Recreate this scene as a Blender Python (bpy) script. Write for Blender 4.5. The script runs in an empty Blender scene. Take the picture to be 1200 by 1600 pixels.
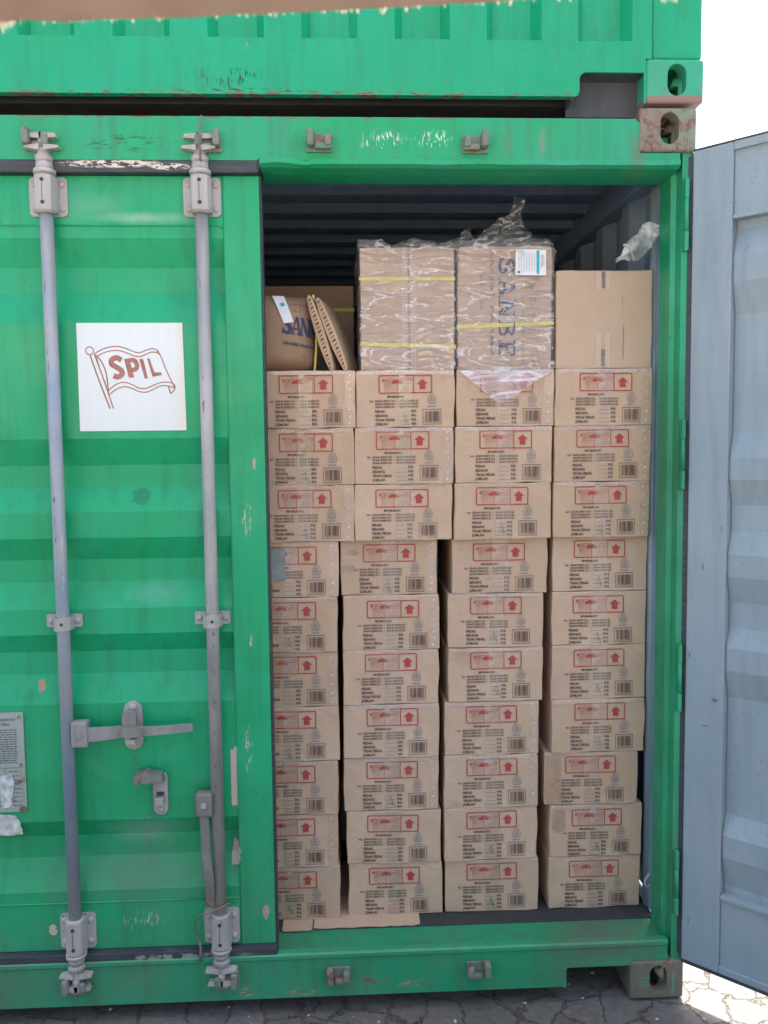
import bpy, bmesh, math, random
from mathutils import Vector, Matrix, noise
R = math.radians
random.seed(7)
S = bpy.context.scene
COL = S.collection

# ------------------------------------------------------------------ camera, sky, sun, exposure
cam_d = bpy.data.cameras.new('camera'); cam = bpy.data.objects.new('camera', cam_d); COL.objects.link(cam)
cam_d.sensor_fit = 'VERTICAL'; cam_d.sensor_height = 24.0; cam_d.lens = 24.0 * 1250 / 1600
cam_d.clip_start = 0.02; cam_d.clip_end = 2000
def cam_matrix(x, y, z, yaw, pitch, roll):
    f = Vector((math.sin(yaw)*math.cos(pitch), math.cos(yaw)*math.cos(pitch), -math.sin(pitch)))
    r = Vector((math.cos(yaw), -math.sin(yaw), 0)); d = f.cross(r)
    r2 = math.cos(roll)*r + math.sin(roll)*d; d2 = -math.sin(roll)*r + math.cos(roll)*d
    m = Matrix((r2, -d2, -f)).transposed().to_4x4(); m.translation = Vector((x, y, z)); return m
cam.matrix_world = cam_matrix(1.4542, -2.2551, 1.6403, .0425, .0717, .0117)
cam_d.dof.use_dof = True; cam_d.dof.focus_distance = 2.32; cam_d.dof.aperture_fstop = 6.2
S.camera = cam
S.render.resolution_x = 768; S.render.resolution_y = 1024
SUN_EL, SUN_AZ = R(66), R(23)            # azimuth measured from +Y (behind the containers) towards +X
world = bpy.data.worlds.new('World'); S.world = world; world.use_nodes = True
wn = world.node_tree; bg = wn.nodes['Background']
sky = wn.nodes.new('ShaderNodeTexSky'); sky.sky_type = 'NISHITA'; sky.sun_disc = False
sky.sun_elevation = SUN_EL; sky.sun_rotation = SUN_AZ; sky.air_density = 1.0; sky.dust_density = 8.0; sky.ozone_density = 0.0
wn.links.new(sky.outputs[0], bg.inputs[0]); bg.inputs[1].default_value = 0.15
sl = bpy.data.lights.new('sun', 'SUN'); sl.energy = 5.0; sl.angle = R(.53); sl.color = (1, .95, .87)
so = bpy.data.objects.new('sun', sl); COL.objects.link(so); so.location = (4, 6, 12)
sd = Vector((math.sin(SUN_AZ)*math.cos(SUN_EL), math.cos(SUN_AZ)*math.cos(SUN_EL), math.sin(SUN_EL)))
so.rotation_euler = sd.to_track_quat('Z', 'Y').to_euler()
S.view_settings.view_transform = 'Standard'; S.view_settings.look = 'None'
S.view_settings.exposure = 2.0; S.view_settings.gamma = 1.0

# ------------------------------------------------------------------ node helpers
class NT:
    def __init__(s, name):
        s.m = bpy.data.materials.new(name); s.m.use_nodes = True; s.t = s.m.node_tree
        s.p = s.t.nodes['Principled BSDF']; s.out = s.t.nodes['Material Output']
    def n(s, typ, **kw):
        nd = s.t.nodes.new('ShaderNode' + typ)
        for k, v in kw.items():
            if hasattr(nd, k): setattr(nd, k, v)
        return nd
    def l(s, a, b): s.t.links.new(a, b)
    def setin(s, sock, v):
        if hasattr(v, 'is_linked') or hasattr(v, 'links'): s.l(v, sock)
        else: sock.default_value = v
    def math(s, op, a, b=0.0, clamp=False):
        nd = s.n('Math', operation=op, use_clamp=clamp); s.setin(nd.inputs[0], a); s.setin(nd.inputs[1], b); return nd.outputs[0]
    def vec(s, kind='pos'):
        if kind == 'pos': return s.n('NewGeometry').outputs['Position']
        return s.n('TexCoord').outputs['Object']
    def mapped(s, v, scale, loc=(0, 0, 0)):
        nd = s.n('Mapping'); s.l(v, nd.inputs[0]); nd.inputs['Scale'].default_value = scale
        if hasattr(loc, 'links'): s.l(loc, nd.inputs['Location'])
        else: nd.inputs['Location'].default_value = loc
        return nd.outputs[0]
    def noise(s, v, scale, detail=4, rough=.55, dist=0):
        nd = s.n('TexNoise'); s.l(v, nd.inputs['Vector']); nd.inputs['Scale'].default_value = scale
        nd.inputs['Detail'].default_value = detail; nd.inputs['Roughness'].default_value = rough
        nd.inputs['Distortion'].default_value = dist; return nd.outputs['Fac']
    def ramp(s, f, lo, hi, a=0.0, b=1.0):
        nd = s.n('MapRange', clamp=True); s.l(f, nd.inputs[0])
        for i, x in enumerate((lo, hi, a, b)): nd.inputs[i+1].default_value = x
        return nd.outputs[0]
    def mix(s, f, a, b):
        nd = s.n('Mix', data_type='RGBA'); s.setin(nd.inputs[0], f)
        for i, x in ((6, a), (7, b)):
            if hasattr(x, 'links'): s.l(x, nd.inputs[i])
            else: nd.inputs[i].default_value = (*x, 1) if len(x) == 3 else x
        return nd.outputs[2]
    def bump(s, h, strength, dist=.01, prev=None):
        nd = s.n('Bump'); s.l(h, nd.inputs['Height']); nd.inputs['Strength'].default_value = strength
        nd.inputs['Distance'].default_value = dist
        if prev: s.l(prev, nd.inputs['Normal'])
        return nd.outputs[0]
    def blob(s, v, c, r, wob=.5, nscale=30, soft=.25, square=False):
        """mask of one stain / chip at world point c=(x,z), half sizes r"""
        sx = s.n('SeparateXYZ'); s.l(v, sx.inputs[0])
        dx = s.math('DIVIDE', s.math('SUBTRACT', sx.outputs[0], c[0]), r[0])
        dz = s.math('DIVIDE', s.math('SUBTRACT', sx.outputs[2], c[1]), r[1])
        if square: d = s.math('MAXIMUM', s.math('ABSOLUTE', dx), s.math('ABSOLUTE', dz))
        else: d = s.math('SQRT', s.math('ADD', s.math('MULTIPLY', dx, dx), s.math('MULTIPLY', dz, dz)))
        nz = s.noise(v, nscale, 3, .6)
        d = s.math('ADD', d, s.math('MULTIPLY', s.math('SUBTRACT', nz, .5), wob*2))
        return s.ramp(d, 1.0, 1.0-soft)
    def fin(s, col=None, rough=None, metal=None, normal=None, spec=None):
        P = s.p.inputs
        if col is not None:
            if hasattr(col, 'links'): s.l(col, P['Base Color'])
            else: P['Base Color'].default_value = (*col, 1)
        if rough is not None: s.setin(P['Roughness'], rough)
        if metal is not None: s.setin(P['Metallic'], metal)
        if normal is not None: s.l(normal, P['Normal'])
        if spec is not None: P['Specular IOR Level'].default_value = spec
        return s.m

def painted(name, base, faded, dirt, rough=.5, blobs=(), dents=.35, rust=.0, speck=.6, lowdirt=0.0):
    """weathered paint on steel. blobs: (x, z, rx, rz, colour, kind) kind: 'solid' | 'scratch' | 'soft'"""
    t = NT(name); v = t.vec()
    big = t.noise(v, 2.6, 5, .6, .5); c = t.mix(t.ramp(big, .38, .62), base, faded)
    st = t.noise(t.mapped(v, (9, 9, .7)), 3.0, 4, .6)
    c = t.mix(t.ramp(st, .48, .76, 0, .50), c, dirt)
    sm = t.noise(v, 3.7, 6, .7, .6); c = t.mix(t.ramp(sm, .56, .72, 0, .30), c, [min(1, q*1.0+.06) for q in faded])
    fine = t.noise(v, 60, 5, .7); c = t.mix(t.ramp(fine, .60, .74, 0, .22), c, dirt)
    vo = t.n('TexVoronoi'); t.l(v, vo.inputs['Vector']); vo.inputs['Scale'].default_value = 38
    gate = t.noise(v, 5.5, 2, .5)
    sp = t.math('MULTIPLY', t.ramp(vo.outputs['Distance'], .13, .07), t.ramp(gate, .56, .62))
    c = t.mix(t.math('MULTIPLY', sp, speck), c, (.10, .07, .05))
    scr = t.noise(t.mapped(v, (1, 1, 1.0)), 14, 2, .5, 2.5)
    sc = t.math('MULTIPLY', t.ramp(t.math('ABSOLUTE', t.math('SUBTRACT', scr, .5)), .004, .0015), t.ramp(gate, .50, .60))
    c = t.mix(t.math('MULTIPLY', sc, .45), c, (.03, .07, .06))
    if rust > 0:
        rn = t.noise(v, 17, 6, .68); rm = t.ramp(rn, .60-rust*.2, .63-rust*.2+.02)
        c = t.mix(rm, c, t.mix(t.ramp(fine, .4, .6), (.13, .08, .055), (.26, .19, .145)))
    if lowdirt > 0:
        sz = t.n('SeparateXYZ'); t.l(v, sz.inputs[0])
        ld = t.math('MULTIPLY', t.ramp(sz.outputs[2], .75, .02), t.ramp(t.noise(v, 4, 5, .6), .35, .7))
        c = t.mix(t.math('MULTIPLY', ld, lowdirt), c, (.12, .115, .09))
    for b in blobs:
        x, z, rx, rz, colr, kind = b
        if kind == 'solid': m = t.blob(v, (x, z), (rx, rz), .75, 70, .1)
        elif kind == 'strip': m = t.blob(v, (x, z), (rx, rz), .22, 60, .06, True)
        elif kind == 'fscratch':
            m0 = t.blob(v, (x, z), (rx, rz), .6, 20, .8); m = t.math('MULTIPLY', m0, t.ramp(t.noise(t.mapped(v, (150, 150, 34)), 1.0, 5, .7), .55, .58))
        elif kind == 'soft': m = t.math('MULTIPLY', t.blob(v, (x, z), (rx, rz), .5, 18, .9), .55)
        else:
            m0 = t.blob(v, (x, z), (rx, rz), .5, 25, .5)
            sc = (60, 60, 9) if kind == 'vscratch' else (18, 18, 70)
            m = t.math('MULTIPLY', m0, t.ramp(t.noise(t.mapped(v, sc), 1.6, 4, .65), .53, .56))
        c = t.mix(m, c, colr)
    h = t.noise(v, 5, 2, .5); nrm = t.bump(h, dents, .02)
    nrm = t.bump(t.noise(v, 160, 3, .6), .12, .002, nrm)
    rg = t.ramp(t.noise(v, 8, 4, .6), .3, .7, rough-.1, rough+.14)
    return t.fin(c, rg, 0, nrm)

M = {}
GREEN, GFADE, GDIRT = (.0, .335, .130), (.0, .355, .162), (.008, .19, .085)
BEIGE = (.50, .45, .37); BROWN = (.16, .10, .07); BLACK = (.02, .02, .025); WHITE = (.75, .78, .76)
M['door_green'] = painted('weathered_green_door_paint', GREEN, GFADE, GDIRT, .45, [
    (1.106, .705, .0095, .088, BEIGE, 'strip'), (1.112, .79, .006, .012, BEIGE, 'solid'), (1.106, .475, .013, .034, BEIGE, 'solid'), (1.101, .455, .012, .02, BEIGE, 'strip'),
    (1.165, 1.10, .006, .040, BEIGE, 'vscratch'), (1.160, 1.46, .022, .05, BEIGE, 'fscratch'), (1.15, .78, .016, .10, BEIGE, 'fscratch'), (.645, 1.10, .03, .06, (.06, .14, .08), 'fscratch'), (1.06, 1.10, .035, .07, (.06, .12, .07), 'fscratch'), (.825, .765, .03, .045, (.05, .16, .09), 'fscratch'),
    (.57, .265, .012, .017, BEIGE, 'solid'), (.83, .285, .07, .035, BEIGE, 'fscratch'), (.86, .49, .07, .05, BROWN, 'fscratch'),
    (.60, 2.2, .06, .05, GREEN, 'soft'), (.99, 2.08, .06, .09, (.0, .25, .11), 'soft'), (.86, 1.53, .025, .025, (.0, .22, .10), 'solid'),
    (.72, 1.9, .05, .35, (.0, .26, .12), 'soft'), (.70, 1.23, .05, .07, (.0, .25, .11), 'soft'), (.66, .90, .04, .05, (.0, .22, .1), 'soft'),
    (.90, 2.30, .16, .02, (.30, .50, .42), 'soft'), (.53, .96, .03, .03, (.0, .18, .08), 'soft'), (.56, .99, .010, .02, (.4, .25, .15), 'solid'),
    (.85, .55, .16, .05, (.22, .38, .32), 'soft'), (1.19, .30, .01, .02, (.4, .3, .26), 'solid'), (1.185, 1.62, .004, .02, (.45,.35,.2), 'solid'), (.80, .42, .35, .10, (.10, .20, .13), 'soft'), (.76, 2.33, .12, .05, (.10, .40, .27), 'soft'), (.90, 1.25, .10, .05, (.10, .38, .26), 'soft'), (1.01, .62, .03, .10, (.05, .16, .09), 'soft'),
    (.63, .60, .03, .008, (.30, .12, .07), 'scratch')], .45, 0, .7, .55)
M['header_green'] = painted('weathered_green_header_paint', GREEN, (.015, .33, .175), (.045, .15, .09), .5, [
    (1.56, 2.503, .075, .028, WHITE, 'fscratch'), (1.70, 2.503, .06, .030, WHITE, 'fscratch'), (2.27, 2.47, .03, .07, BROWN, 'soft'), (2.0, 2.50, .012, .05, (.25, .2, .15), 'soft'),
    (1.2, 2.562, 1.3, .007, BROWN, 'scratch'), (.86, 2.49, .13, .03, (.01, .16, .08), 'scratch'), (1.9, 2.50, .02, .05, (.10, .20, .12), 'soft'), (1.32, 2.49, .03, .04, (.03, .15, .08), 'soft')], .25, .0, .8)
M['sill_green'] = painted('dirty_green_sill_paint', (.002, .275, .12), (.02, .30, .15), (.06, .12, .06), .55, [
    (1.50, .09, .05, .02, BROWN, 'scratch'), (1.62, .075, .05, .014, (.35, .22, .16), 'scratch'), (1.30, .06, .06, .02, (.3, .2, .14), 'scratch'),
    (1.13, .07, .03, .02, (.35, .25, .2), 'scratch'), (2.2, .16, .2, .05, (.12, .12, .10), 'soft')], .3, .0, .8, .45)
M['upper_green'] = painted('green_end_wall_paint', (.0, .325, .148), (.002, .35, .178), (.02, .20, .105), .42, [
    (1.14, 2.665, .12, .040, BLACK, 'fscratch'), (1.20, 2.627, .26, .010, BLACK, 'scratch'), (1.19, 2.75, .012, .014, WHITE, 'fscratch'), (1.2, 2.622, 1.2, .010, BROWN, 'scratch')], .3, 0, .35)
M['jamb_green'] = painted('green_corner_post_paint', (.004, .31, .13), (.03, .38, .20), (.03, .14, .08), .5, [
    (2.39, 1.55, .1, .4, (.03, .16, .09), 'soft'), (2.405, .4, .02, .15, BROWN, 'fscratch')], .3, .0, .9, .5)
M['casting'] = painted('rusty_corner_casting_paint', (.17, .27, .19), (.22, .20, .16), (.14, .11, .085), .75, [], .8, .62, 1.0, .3)
M['casting_low'] = painted('muddy_corner_casting_paint', (.16, .17, .12), (.12, .12, .10), (.08, .07, .055), .8, [
    (2.315, .05, .03, .04, (.04, .30, .18), 'scratch'), (2.40, .05, .012, .045, (.08, .30, .18), 'vscratch')], .6, .2, 1.0, 0)
M['casting_up'] = painted('chipped_green_casting_paint', (.01, .34, .185), (.04, .36, .22), (.10, .25, .17), .5, [
    (2.37, 2.610, .1, .012, (.26, .17, .14), 'strip'), (2.37, 2.628, .05, .012, (.26, .17, .14), 'scratch'), (2.375, 2.628, .02, .010, (.45, .55, .48), 'fscratch'), (2.445, 2.66, .008, .045, (.30,.17,.14), 'scratch')], .4, .02, .8)
M['inner_grey'] = painted('pale_blue_grey_inner_paint', (.25, .335, .38), (.285, .37, .405), (.18, .235, .26), .5, [], .3, .0, .35)
M['wall_grey'] = painted('grey_interior_wall_paint', (.20, .30, .41), (.25, .35, .46), (.12, .18, .24), .5, [], .3, .0, .5)
M['roof_dark'] = painted('grey_interior_roof_paint', (.19, .28, .40), (.23, .32, .44), (.10, .15, .22), .55, [], .25, .0, .3)
M['galv'] = painted('galvanised_steel', (.33, .335, .33), (.42, .415, .40), (.15, .145, .14), .5, [], .35, .0, .9)
M['bar_blue'] = painted('scuffed_blue_grey_bar_paint', (.22, .29, .36), (.35, .355, .35), (.12, .13, .14), .45, [(.639, 1.95, .0035, .33, BLACK, 'fscratch'), (.640, 1.50, .003, .22, BLACK, 'fscratch'), (.655, 1.35, .004, .2, (.5, .5, .48), 'fscratch'), (.645, .75, .03, .45, (.17, .28, .40), 'soft')], .3, .0, .9)
M['bar_grey'] = painted('scuffed_grey_bar_paint', (.37, .365, .355), (.27, .285, .29), (.08, .08, .08), .42, [(1.055, 1.9, .004, .35, BLACK, 'fscratch'), (1.064, 1.15, .004, .35, BLACK, 'fscratch'), (1.06, .8, .006, .25, (.10, .12, .16), 'fscratch')], .3, .0, 1.0)
M['worn_steel'] = painted('worn_grey_handle_steel', (.22, .23, .23), (.32, .32, .31), (.08, .075, .07), .5, [], .35, .0, 1.0)
M['old_steel'] = painted('dark_worn_steel', (.16, .17, .16), (.24, .24, .22), (.06, .055, .05), .55, [], .3, .12, 1.0)
M['keeper'] = painted('rusty_green_keeper_steel', (.12, .21, .16), (.20, .22, .19), (.06, .05, .04), .6, [], .4, .4, 1.0)
M['dark_steel'] = painted('dark_underframe_steel', (.035, .04, .045), (.05, .05, .055), (.02, .02, .02), .7, [], .4, .0, .5)

M['pocket'] = painted('dark_blue_grey_pocket_paint', (.05, .065, .09), (.08, .09, .11), (.03, .03, .035), .7, [], .3, .0, .4)  # dark blue-grey lining of the rail pocket
def simple(name, col, rough=.6, nscale=40, amt=.15, kind='pos', bump=.1, spec=None):
    t = NT(name); v = t.vec(kind); n = t.noise(v, nscale, 4, .6)
    c = t.mix(t.ramp(n, .3, .7), [x*(1-amt) for x in col], [min(1, x*(1+amt)) for x in col])
    return t.fin(c, rough, 0, t.bump(n, bump, .002), spec)
t = NT('scuffed_black_rubber'); v = t.vec()
n1 = t.noise(t.mapped(v, (3, 3, 30)), 3, 4, .7); c = t.mix(t.ramp(n1, .45, .75), (.032, .042, .055), (.075, .085, .095))
for b in ((.82, 2.436, .15, .013), (.98, 2.428, .06, .01)):
    m = t.math('MULTIPLY', t.blob(v, b[:2], b[2:], .3, 20, .3), t.ramp(t.noise(t.mapped(v, (22, 22, 60)), 2.2, 4, .7), .47, .50)); c = t.mix(m, c, (.62, .56, .46))
c = t.mix(t.math('MULTIPLY', t.blob(v, (.95, .186), (.20, .013), .4, 14, .4), t.ramp(t.noise(v, 30, 4), .45, .55)), c, (.24, .26, .22))
M['rubber'] = t.fin(c, .6, 0, t.bump(n1, .3, .004))

def board(name, a, b, spots=True):
    t = NT(name); v = t.vec('obj'); oi = t.n('ObjectInfo')
    off = t.n('VectorMath', operation='SCALE'); off.inputs[0].default_value = (31, 17, 23); t.l(oi.outputs['Random'], off.inputs['Scale'])
    w = t.n('VectorMath', operation='ADD'); t.l(v, w.inputs[0]); t.l(off.outputs[0], w.inputs[1]); v2 = w.outputs[0]
    c = t.mix(oi.outputs['Random'], a, b)
    fib = t.noise(t.mapped(v2, (1, 1, 1)), 7, 5, .62); c = t.mix(t.ramp(fib, .35, .7, 0, .5), c, [x*.82 for x in a])
    flute = t.n('TexWave'); t.l(v2, flute.inputs['Vector']); flute.bands_direction = 'X'; flute.inputs['Scale'].default_value = 60; flute.inputs['Distortion'].default_value = .4
    c = t.mix(t.math('MULTIPLY', flute.outputs['Fac'], .045), c, (.2, .15, .1))
    stn = t.noise(v2, 3.1, 4, .6, .4); c = t.mix(t.ramp(stn, .63, .70, 0, .32), c, (.36, .235, .14))
    gr = t.noise(t.mapped(v2, (2, 2, 7)), 3.0, 5, .65); c = t.mix(t.ramp(gr, .66, .8, 0, .5), c, (.17, .16, .155))
    fine = t.noise(v2, 220, 2, .5); c = t.mix(t.ramp(fine, .55, .7, 0, .10), c, (.1, .07, .05))
    nr = t.bump(t.noise(v2, 9, 3, .5), .35, .010); nr = t.bump(flute.outputs['Fac'], .05, .001, nr); nr = t.bump(t.noise(v2, 35, 4, .6), .12, .003, nr)
    return t.fin(c, .72, 0, nr, .3)
M['board'] = board('brown_corrugated_cardboard', (.53, .385, .265), (.60, .445, .32))
M['board_pale'] = board('plain_kraft_cardboard', (.55, .41, .295), (.58, .44, .325))
M['kraft'] = board('brown_kraft_paper', (.36, .24, .155), (.38, .26, .17))
M['envelope'] = board('buff_envelope_paper', (.52, .40, .25), (.55, .43, .28))

def ink(name, col, under=(.44, .33, .25), wear=.5):
    t = NT(name); v = t.vec('obj'); oi = t.n('ObjectInfo')
    w = t.n('VectorMath', operation='ADD'); t.l(v, w.inputs[0]); t.l(oi.outputs['Location'], w.inputs[1])
    n = t.noise(w.outputs[0], 9, 5, .7); c = t.mix(t.ramp(n, .42, .72, .12, wear), col, under)
    return t.fin(c, .7, spec=.2)
M['marker'] = simple('faded_marker_pen', (.02, .13, .07), .6)
M['red_ink'] = ink('red_printing_ink', (.40, .022, .035), wear=.26)
M['pale_red_ink'] = ink('faint_red_printing_ink', (.42, .09, .09), wear=.6)
M['dark_ink'] = ink('dark_brown_printing_ink', (.04, .03, .035), wear=.32)
M['blue_ink'] = ink('blue_printing_ink', (.07, .17, .27), wear=.6)
M['green_ink'] = ink('green_marker_ink', (.03, .20, .04), wear=.65)
M['navy_ink'] = ink('navy_printing_ink', (.012, .04, .11), wear=.06)
M['grey_ink'] = ink('grey_printing_ink', (.17, .15, .14), wear=.8)
M['logo_ink'] = simple('faded_red_brown_logo_paint', (.36, .15, .11), .55, 60, .2)
M['airmail_red'] = simple('airmail_red_ink', (.50, .10, .07), .6)
M['airmail_blue'] = simple('airmail_black_blue_ink', (.04, .045, .08), .6)
M['cyan'] = simple('turquoise_label_ink', (.02, .42, .48), .5)
M['label_paper'] = simple('white_label_paper', (.78, .82, .86), .5, 60, .04)
t = NT('white_vinyl_sticker'); v = t.vec(); n = t.noise(t.mapped(v, (10, 10, 1.5)), 4, 4, .6)
sx = t.n('SeparateXYZ'); t.l(v, sx.inputs[0])
c = t.mix(t.ramp(n, .4, .75, 0, .35), (.66, .74, .76), (.58, .66, .64)); c = t.mix(t.ramp(sx.outputs[0], .965, .995, 0, .5), c, (.70, .67, .52))
M['sticker'] = t.fin(c, .38)
M['strap'] = simple('yellow_plastic_strap', (.72, .66, .12), .35, 80, .08)
M['placard'] = painted('tarnished_metal_plate', (.30, .36, .33), (.34, .39, .36), (.20, .20, .16), .45, [], .3, .04, 1)
M['plate_text'] = simple('engraved_dark_lettering', (.07, .09, .09), .6)
M['torn_white'] = simple('torn_white_paper', (.46, .50, .50), .7, 55, .4)
M['grey_tape'] = simple('grey_cloth_tape', (.27, .30, .31), .45, 50, .15)
M['wire'] = simple('rusty_tie_wire', (.17, .14, .12), .6)
M['caulk'] = simple('dark_grey_sealant', (.16, .16, .16), .6)

def plastic(name, milk, tint=(.85, .9, .95), ns=14, bump=.9, gl=1.0, base=.1, cw=.03, kind='obj'):
    t = NT(name); v = t.vec(kind)
    mp = t.n('Mapping'); t.l(v, mp.inputs[0]); mp.inputs['Rotation'].default_value = (.2, .95, .1); mp.inputs['Scale'].default_value = (1.0, 1.0, 3.6)
    wv = t.noise(mp.outputs[0], ns, 3, .5, .7)
    rid = t.math('ABSOLUTE', t.math('SUBTRACT', wv, .5))          # crease network
    h = t.ramp(rid, 0, .16)
    nrm = t.bump(h, bump, .012)
    g = t.n('BsdfGlossy'); g.inputs['Roughness'].default_value = .13; g.inputs['Color'].default_value = (.95, .97, 1, 1); t.l(nrm, g.inputs['Normal'])
    d = t.n('BsdfDiffuse'); d.inputs['Color'].default_value = (*tint, 1); t.l(nrm, d.inputs['Normal'])
    tr = t.n('BsdfTransparent'); tr.inputs['Color'].default_value = (.97, .97, .97, 1)
    fr = t.n('Fresnel'); fr.inputs['IOR'].default_value = 1.5; t.l(nrm, fr.inputs['Normal'])
    fac = t.math('MINIMUM', t.math('MULTIPLY', fr.outputs[0], gl), .6)
    a = t.n('MixShader'); t.l(t.ramp(rid, cw, .0, base, milk), a.inputs[0]); t.l(tr.outputs[0], a.inputs[1]); t.l(d.outputs[0], a.inputs[2])  # milky creases, whitened further to paint highlights into the film
    b = t.n('MixShader'); t.l(fac, b.inputs[0]); t.l(a.outputs[0], b.inputs[1]); t.l(g.outputs[0], b.inputs[2])
    t.l(b.outputs[0], t.out.inputs[0]); return t.m
M['wrap'] = plastic('clear_plastic_wrap', .50, (.93, .91, .90), 8, .5, gl=1.2, base=.08, cw=.030)
M['crinkle'] = plastic('crinkled_clear_plastic', .75, (.85, .90, .90), 9, .7, gl=1.5, base=.11, cw=.026)
M['milky'] = plastic('milky_plastic_film', .75, (.84, .80, .88), 3, .15, gl=.7, base=.17, cw=.06)
t = NT('white_torn_plastic_film'); v = t.vec('obj'); n = t.noise(v, 30, 4, .6); nr = t.bump(n, .5, .005)
d = t.n('BsdfDiffuse'); d.inputs[0].default_value = (.72, .77, .77, 1); t.l(nr, d.inputs['Normal']); tl = t.n('BsdfTranslucent'); tl.inputs[0].default_value = (.75, .8, .8, 1)
g = t.n('BsdfGlossy'); g.inputs['Roughness'].default_value = .3; t.l(nr, g.inputs['Normal']); tr = t.n('BsdfTransparent')
a = t.n('MixShader'); a.inputs[0].default_value = .3; t.l(d.outputs[0], a.inputs[1]); t.l(tl.outputs[0], a.inputs[2])
b = t.n('MixShader'); b.inputs[0].default_value = .08; t.l(a.outputs[0], b.inputs[1]); t.l(g.outputs[0], b.inputs[2])
c = t.n('MixShader'); t.l(t.ramp(t.noise(v, 9, 3, .5), .38, .54, .2, .92), c.inputs[0]); t.l(tr.outputs[0], c.inputs[1]); t.l(b.outputs[0], c.inputs[2]); t.l(c.outputs[0], t.out.inputs[0]); M['white_film'] = t.m
def tape(name, milk, tint):
    t = NT(name); v = t.vec('obj'); oi = t.n('ObjectInfo')
    w = t.n('VectorMath', operation='ADD'); t.l(v, w.inputs[0]); t.l(oi.outputs['Location'], w.inputs[1])
    n = t.noise(w.outputs[0], 24, 4, .6, .6); nrm = t.bump(n, .5, .004)
    g = t.n('BsdfGlossy'); g.inputs['Roughness'].default_value = .2; t.l(nrm, g.inputs['Normal'])
    d = t.n('BsdfDiffuse'); d.inputs['Color'].default_value = (*tint, 1)
    tr = t.n('BsdfTransparent'); a = t.n('MixShader'); t.l(t.ramp(n, .4, .65, milk*.4, milk), a.inputs[0])
    t.l(tr.outputs[0], a.inputs[1]); t.l(d.outputs[0], a.inputs[2])
    b = t.n('MixShader'); b.inputs[0].default_value = .07; t.l(a.outputs[0], b.inputs[1]); t.l(g.outputs[0], b.inputs[2])
    t.l(b.outputs[0], t.out.inputs[0]); return t.m
M['tape'] = tape('clear_packing_tape', .13, (.62, .56, .54))
M['tape_green'] = tape('greenish_clear_packing_tape', .22, (.52, .60, .42))
M['tape_edge'] = tape('whitish_folded_packing_tape', .5, (.66, .62, .60))
M['stain'] = tape('pale_brown_stain', .42, (.42, .27, .15)); M['scuff'] = tape('grey_scuff', .45, (.24, .23, .23))
M['tape_glint'] = simple('white_painted_tape_glint', (.75, .75, .76), .25)

# ground: irregular stone slabs
t = NT('irregular_stone_slab_paving'); v = t.vec()
dn = t.n('TexNoise'); t.l(v, dn.inputs['Vector']); dn.inputs['Scale'].default_value = 5; dn.inputs['Detail'].default_value = 8; dn.inputs['Roughness'].default_value = .68
dv = t.n('VectorMath', operation='SCALE'); t.l(dn.outputs['Color'], dv.inputs[0]); dv.inputs['Scale'].default_value = .15
ad = t.n('VectorMath', operation='ADD'); t.l(v, ad.inputs[0]); t.l(dv.outputs[0], ad.inputs[1])
vo = t.n('TexVoronoi', feature='DISTANCE_TO_EDGE'); t.l(ad.outputs[0], vo.inputs['Vector']); vo.inputs['Scale'].default_value = 8.0
vc = t.n('TexVoronoi'); t.l(ad.outputs[0], vc.inputs['Vector']); vc.inputs['Scale'].default_value = 8.0
crack = t.ramp(t.math('ADD', vo.outputs['Distance'], t.math('MULTIPLY', t.math('SUBTRACT', t.noise(v, 45, 4, .7), .5), .05)), .012, .035)
sc_ = t.n('SeparateColor'); t.l(vc.outputs['Color'], sc_.inputs[0])
stone = t.mix(sc_.outputs[0], (.13, .125, .12), (.175, .168, .16)); stone = t.mix(t.ramp(t.noise(v, 25, 6, .7), .4, .7, 0, .6), stone, (.09, .085, .08))
joint = t.mix(t.ramp(t.noise(v, 60, 4, .7), .4, .6), (.085, .078, .07), (.15, .135, .12))
gc = t.mix(crack, joint, stone)
hh = t.math('ADD', t.math('MULTIPLY', crack, .7), t.math('MULTIPLY', t.noise(v, 14, 8, .7), 1.1))
M['ground'] = t.fin(gc, .9, 0, t.bump(hh, 1.0, .02))
M['pebble'] = simple('pale_gravel', (.42, .41, .38), .9)
M['slab_dark'] = simple('dark_oily_stone', (.07, .07, .075), .8, 20, .4, 'pos', .5)
t = NT('tan_canvas'); v = t.vec(); n = t.noise(v, 20, 4, .6)
wv = t.n('TexWave'); t.l(v, wv.inputs['Vector']); wv.inputs['Scale'].default_value = 220
c = t.mix(t.ramp(n, .3, .7), (.52, .40, .32), (.62, .49, .40)); t.fin(c, .85, 0, t.bump(wv.outputs['Fac'], .1, .001))
tl = t.n('BsdfTranslucent'); t.l(c, tl.inputs[0]); ms = t.n('MixShader'); ms.inputs[0].default_value = .22
t.l(t.p.outputs[0], ms.inputs[1]); t.l(tl.outputs[0], ms.inputs[2]); t.l(ms.outputs[0], t.out.inputs[0]); M['canvas'] = t.m
t = NT('bright_frayed_canvas_thread'); tl = t.n('BsdfTranslucent'); tl.inputs[0].default_value = (1, .86, .80, 1); ms = t.n('MixShader'); ms.inputs[0].default_value = .7
t.p.inputs['Base Color'].default_value = (.8, .68, .62, 1); t.l(t.p.outputs[0], ms.inputs[1]); t.l(tl.outputs[0], ms.inputs[2]); t.l(ms.outputs[0], t.out.inputs[0]); M['fringe'] = t.m
t = NT('oiled_plywood_floor'); v = t.vec(); M['ply'] = t.fin(t.mix(t.noise(t.mapped(v, (2, 20, 1)), 4, 4), (.08, .055, .045), (.14, .10, .085)), .7)

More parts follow.
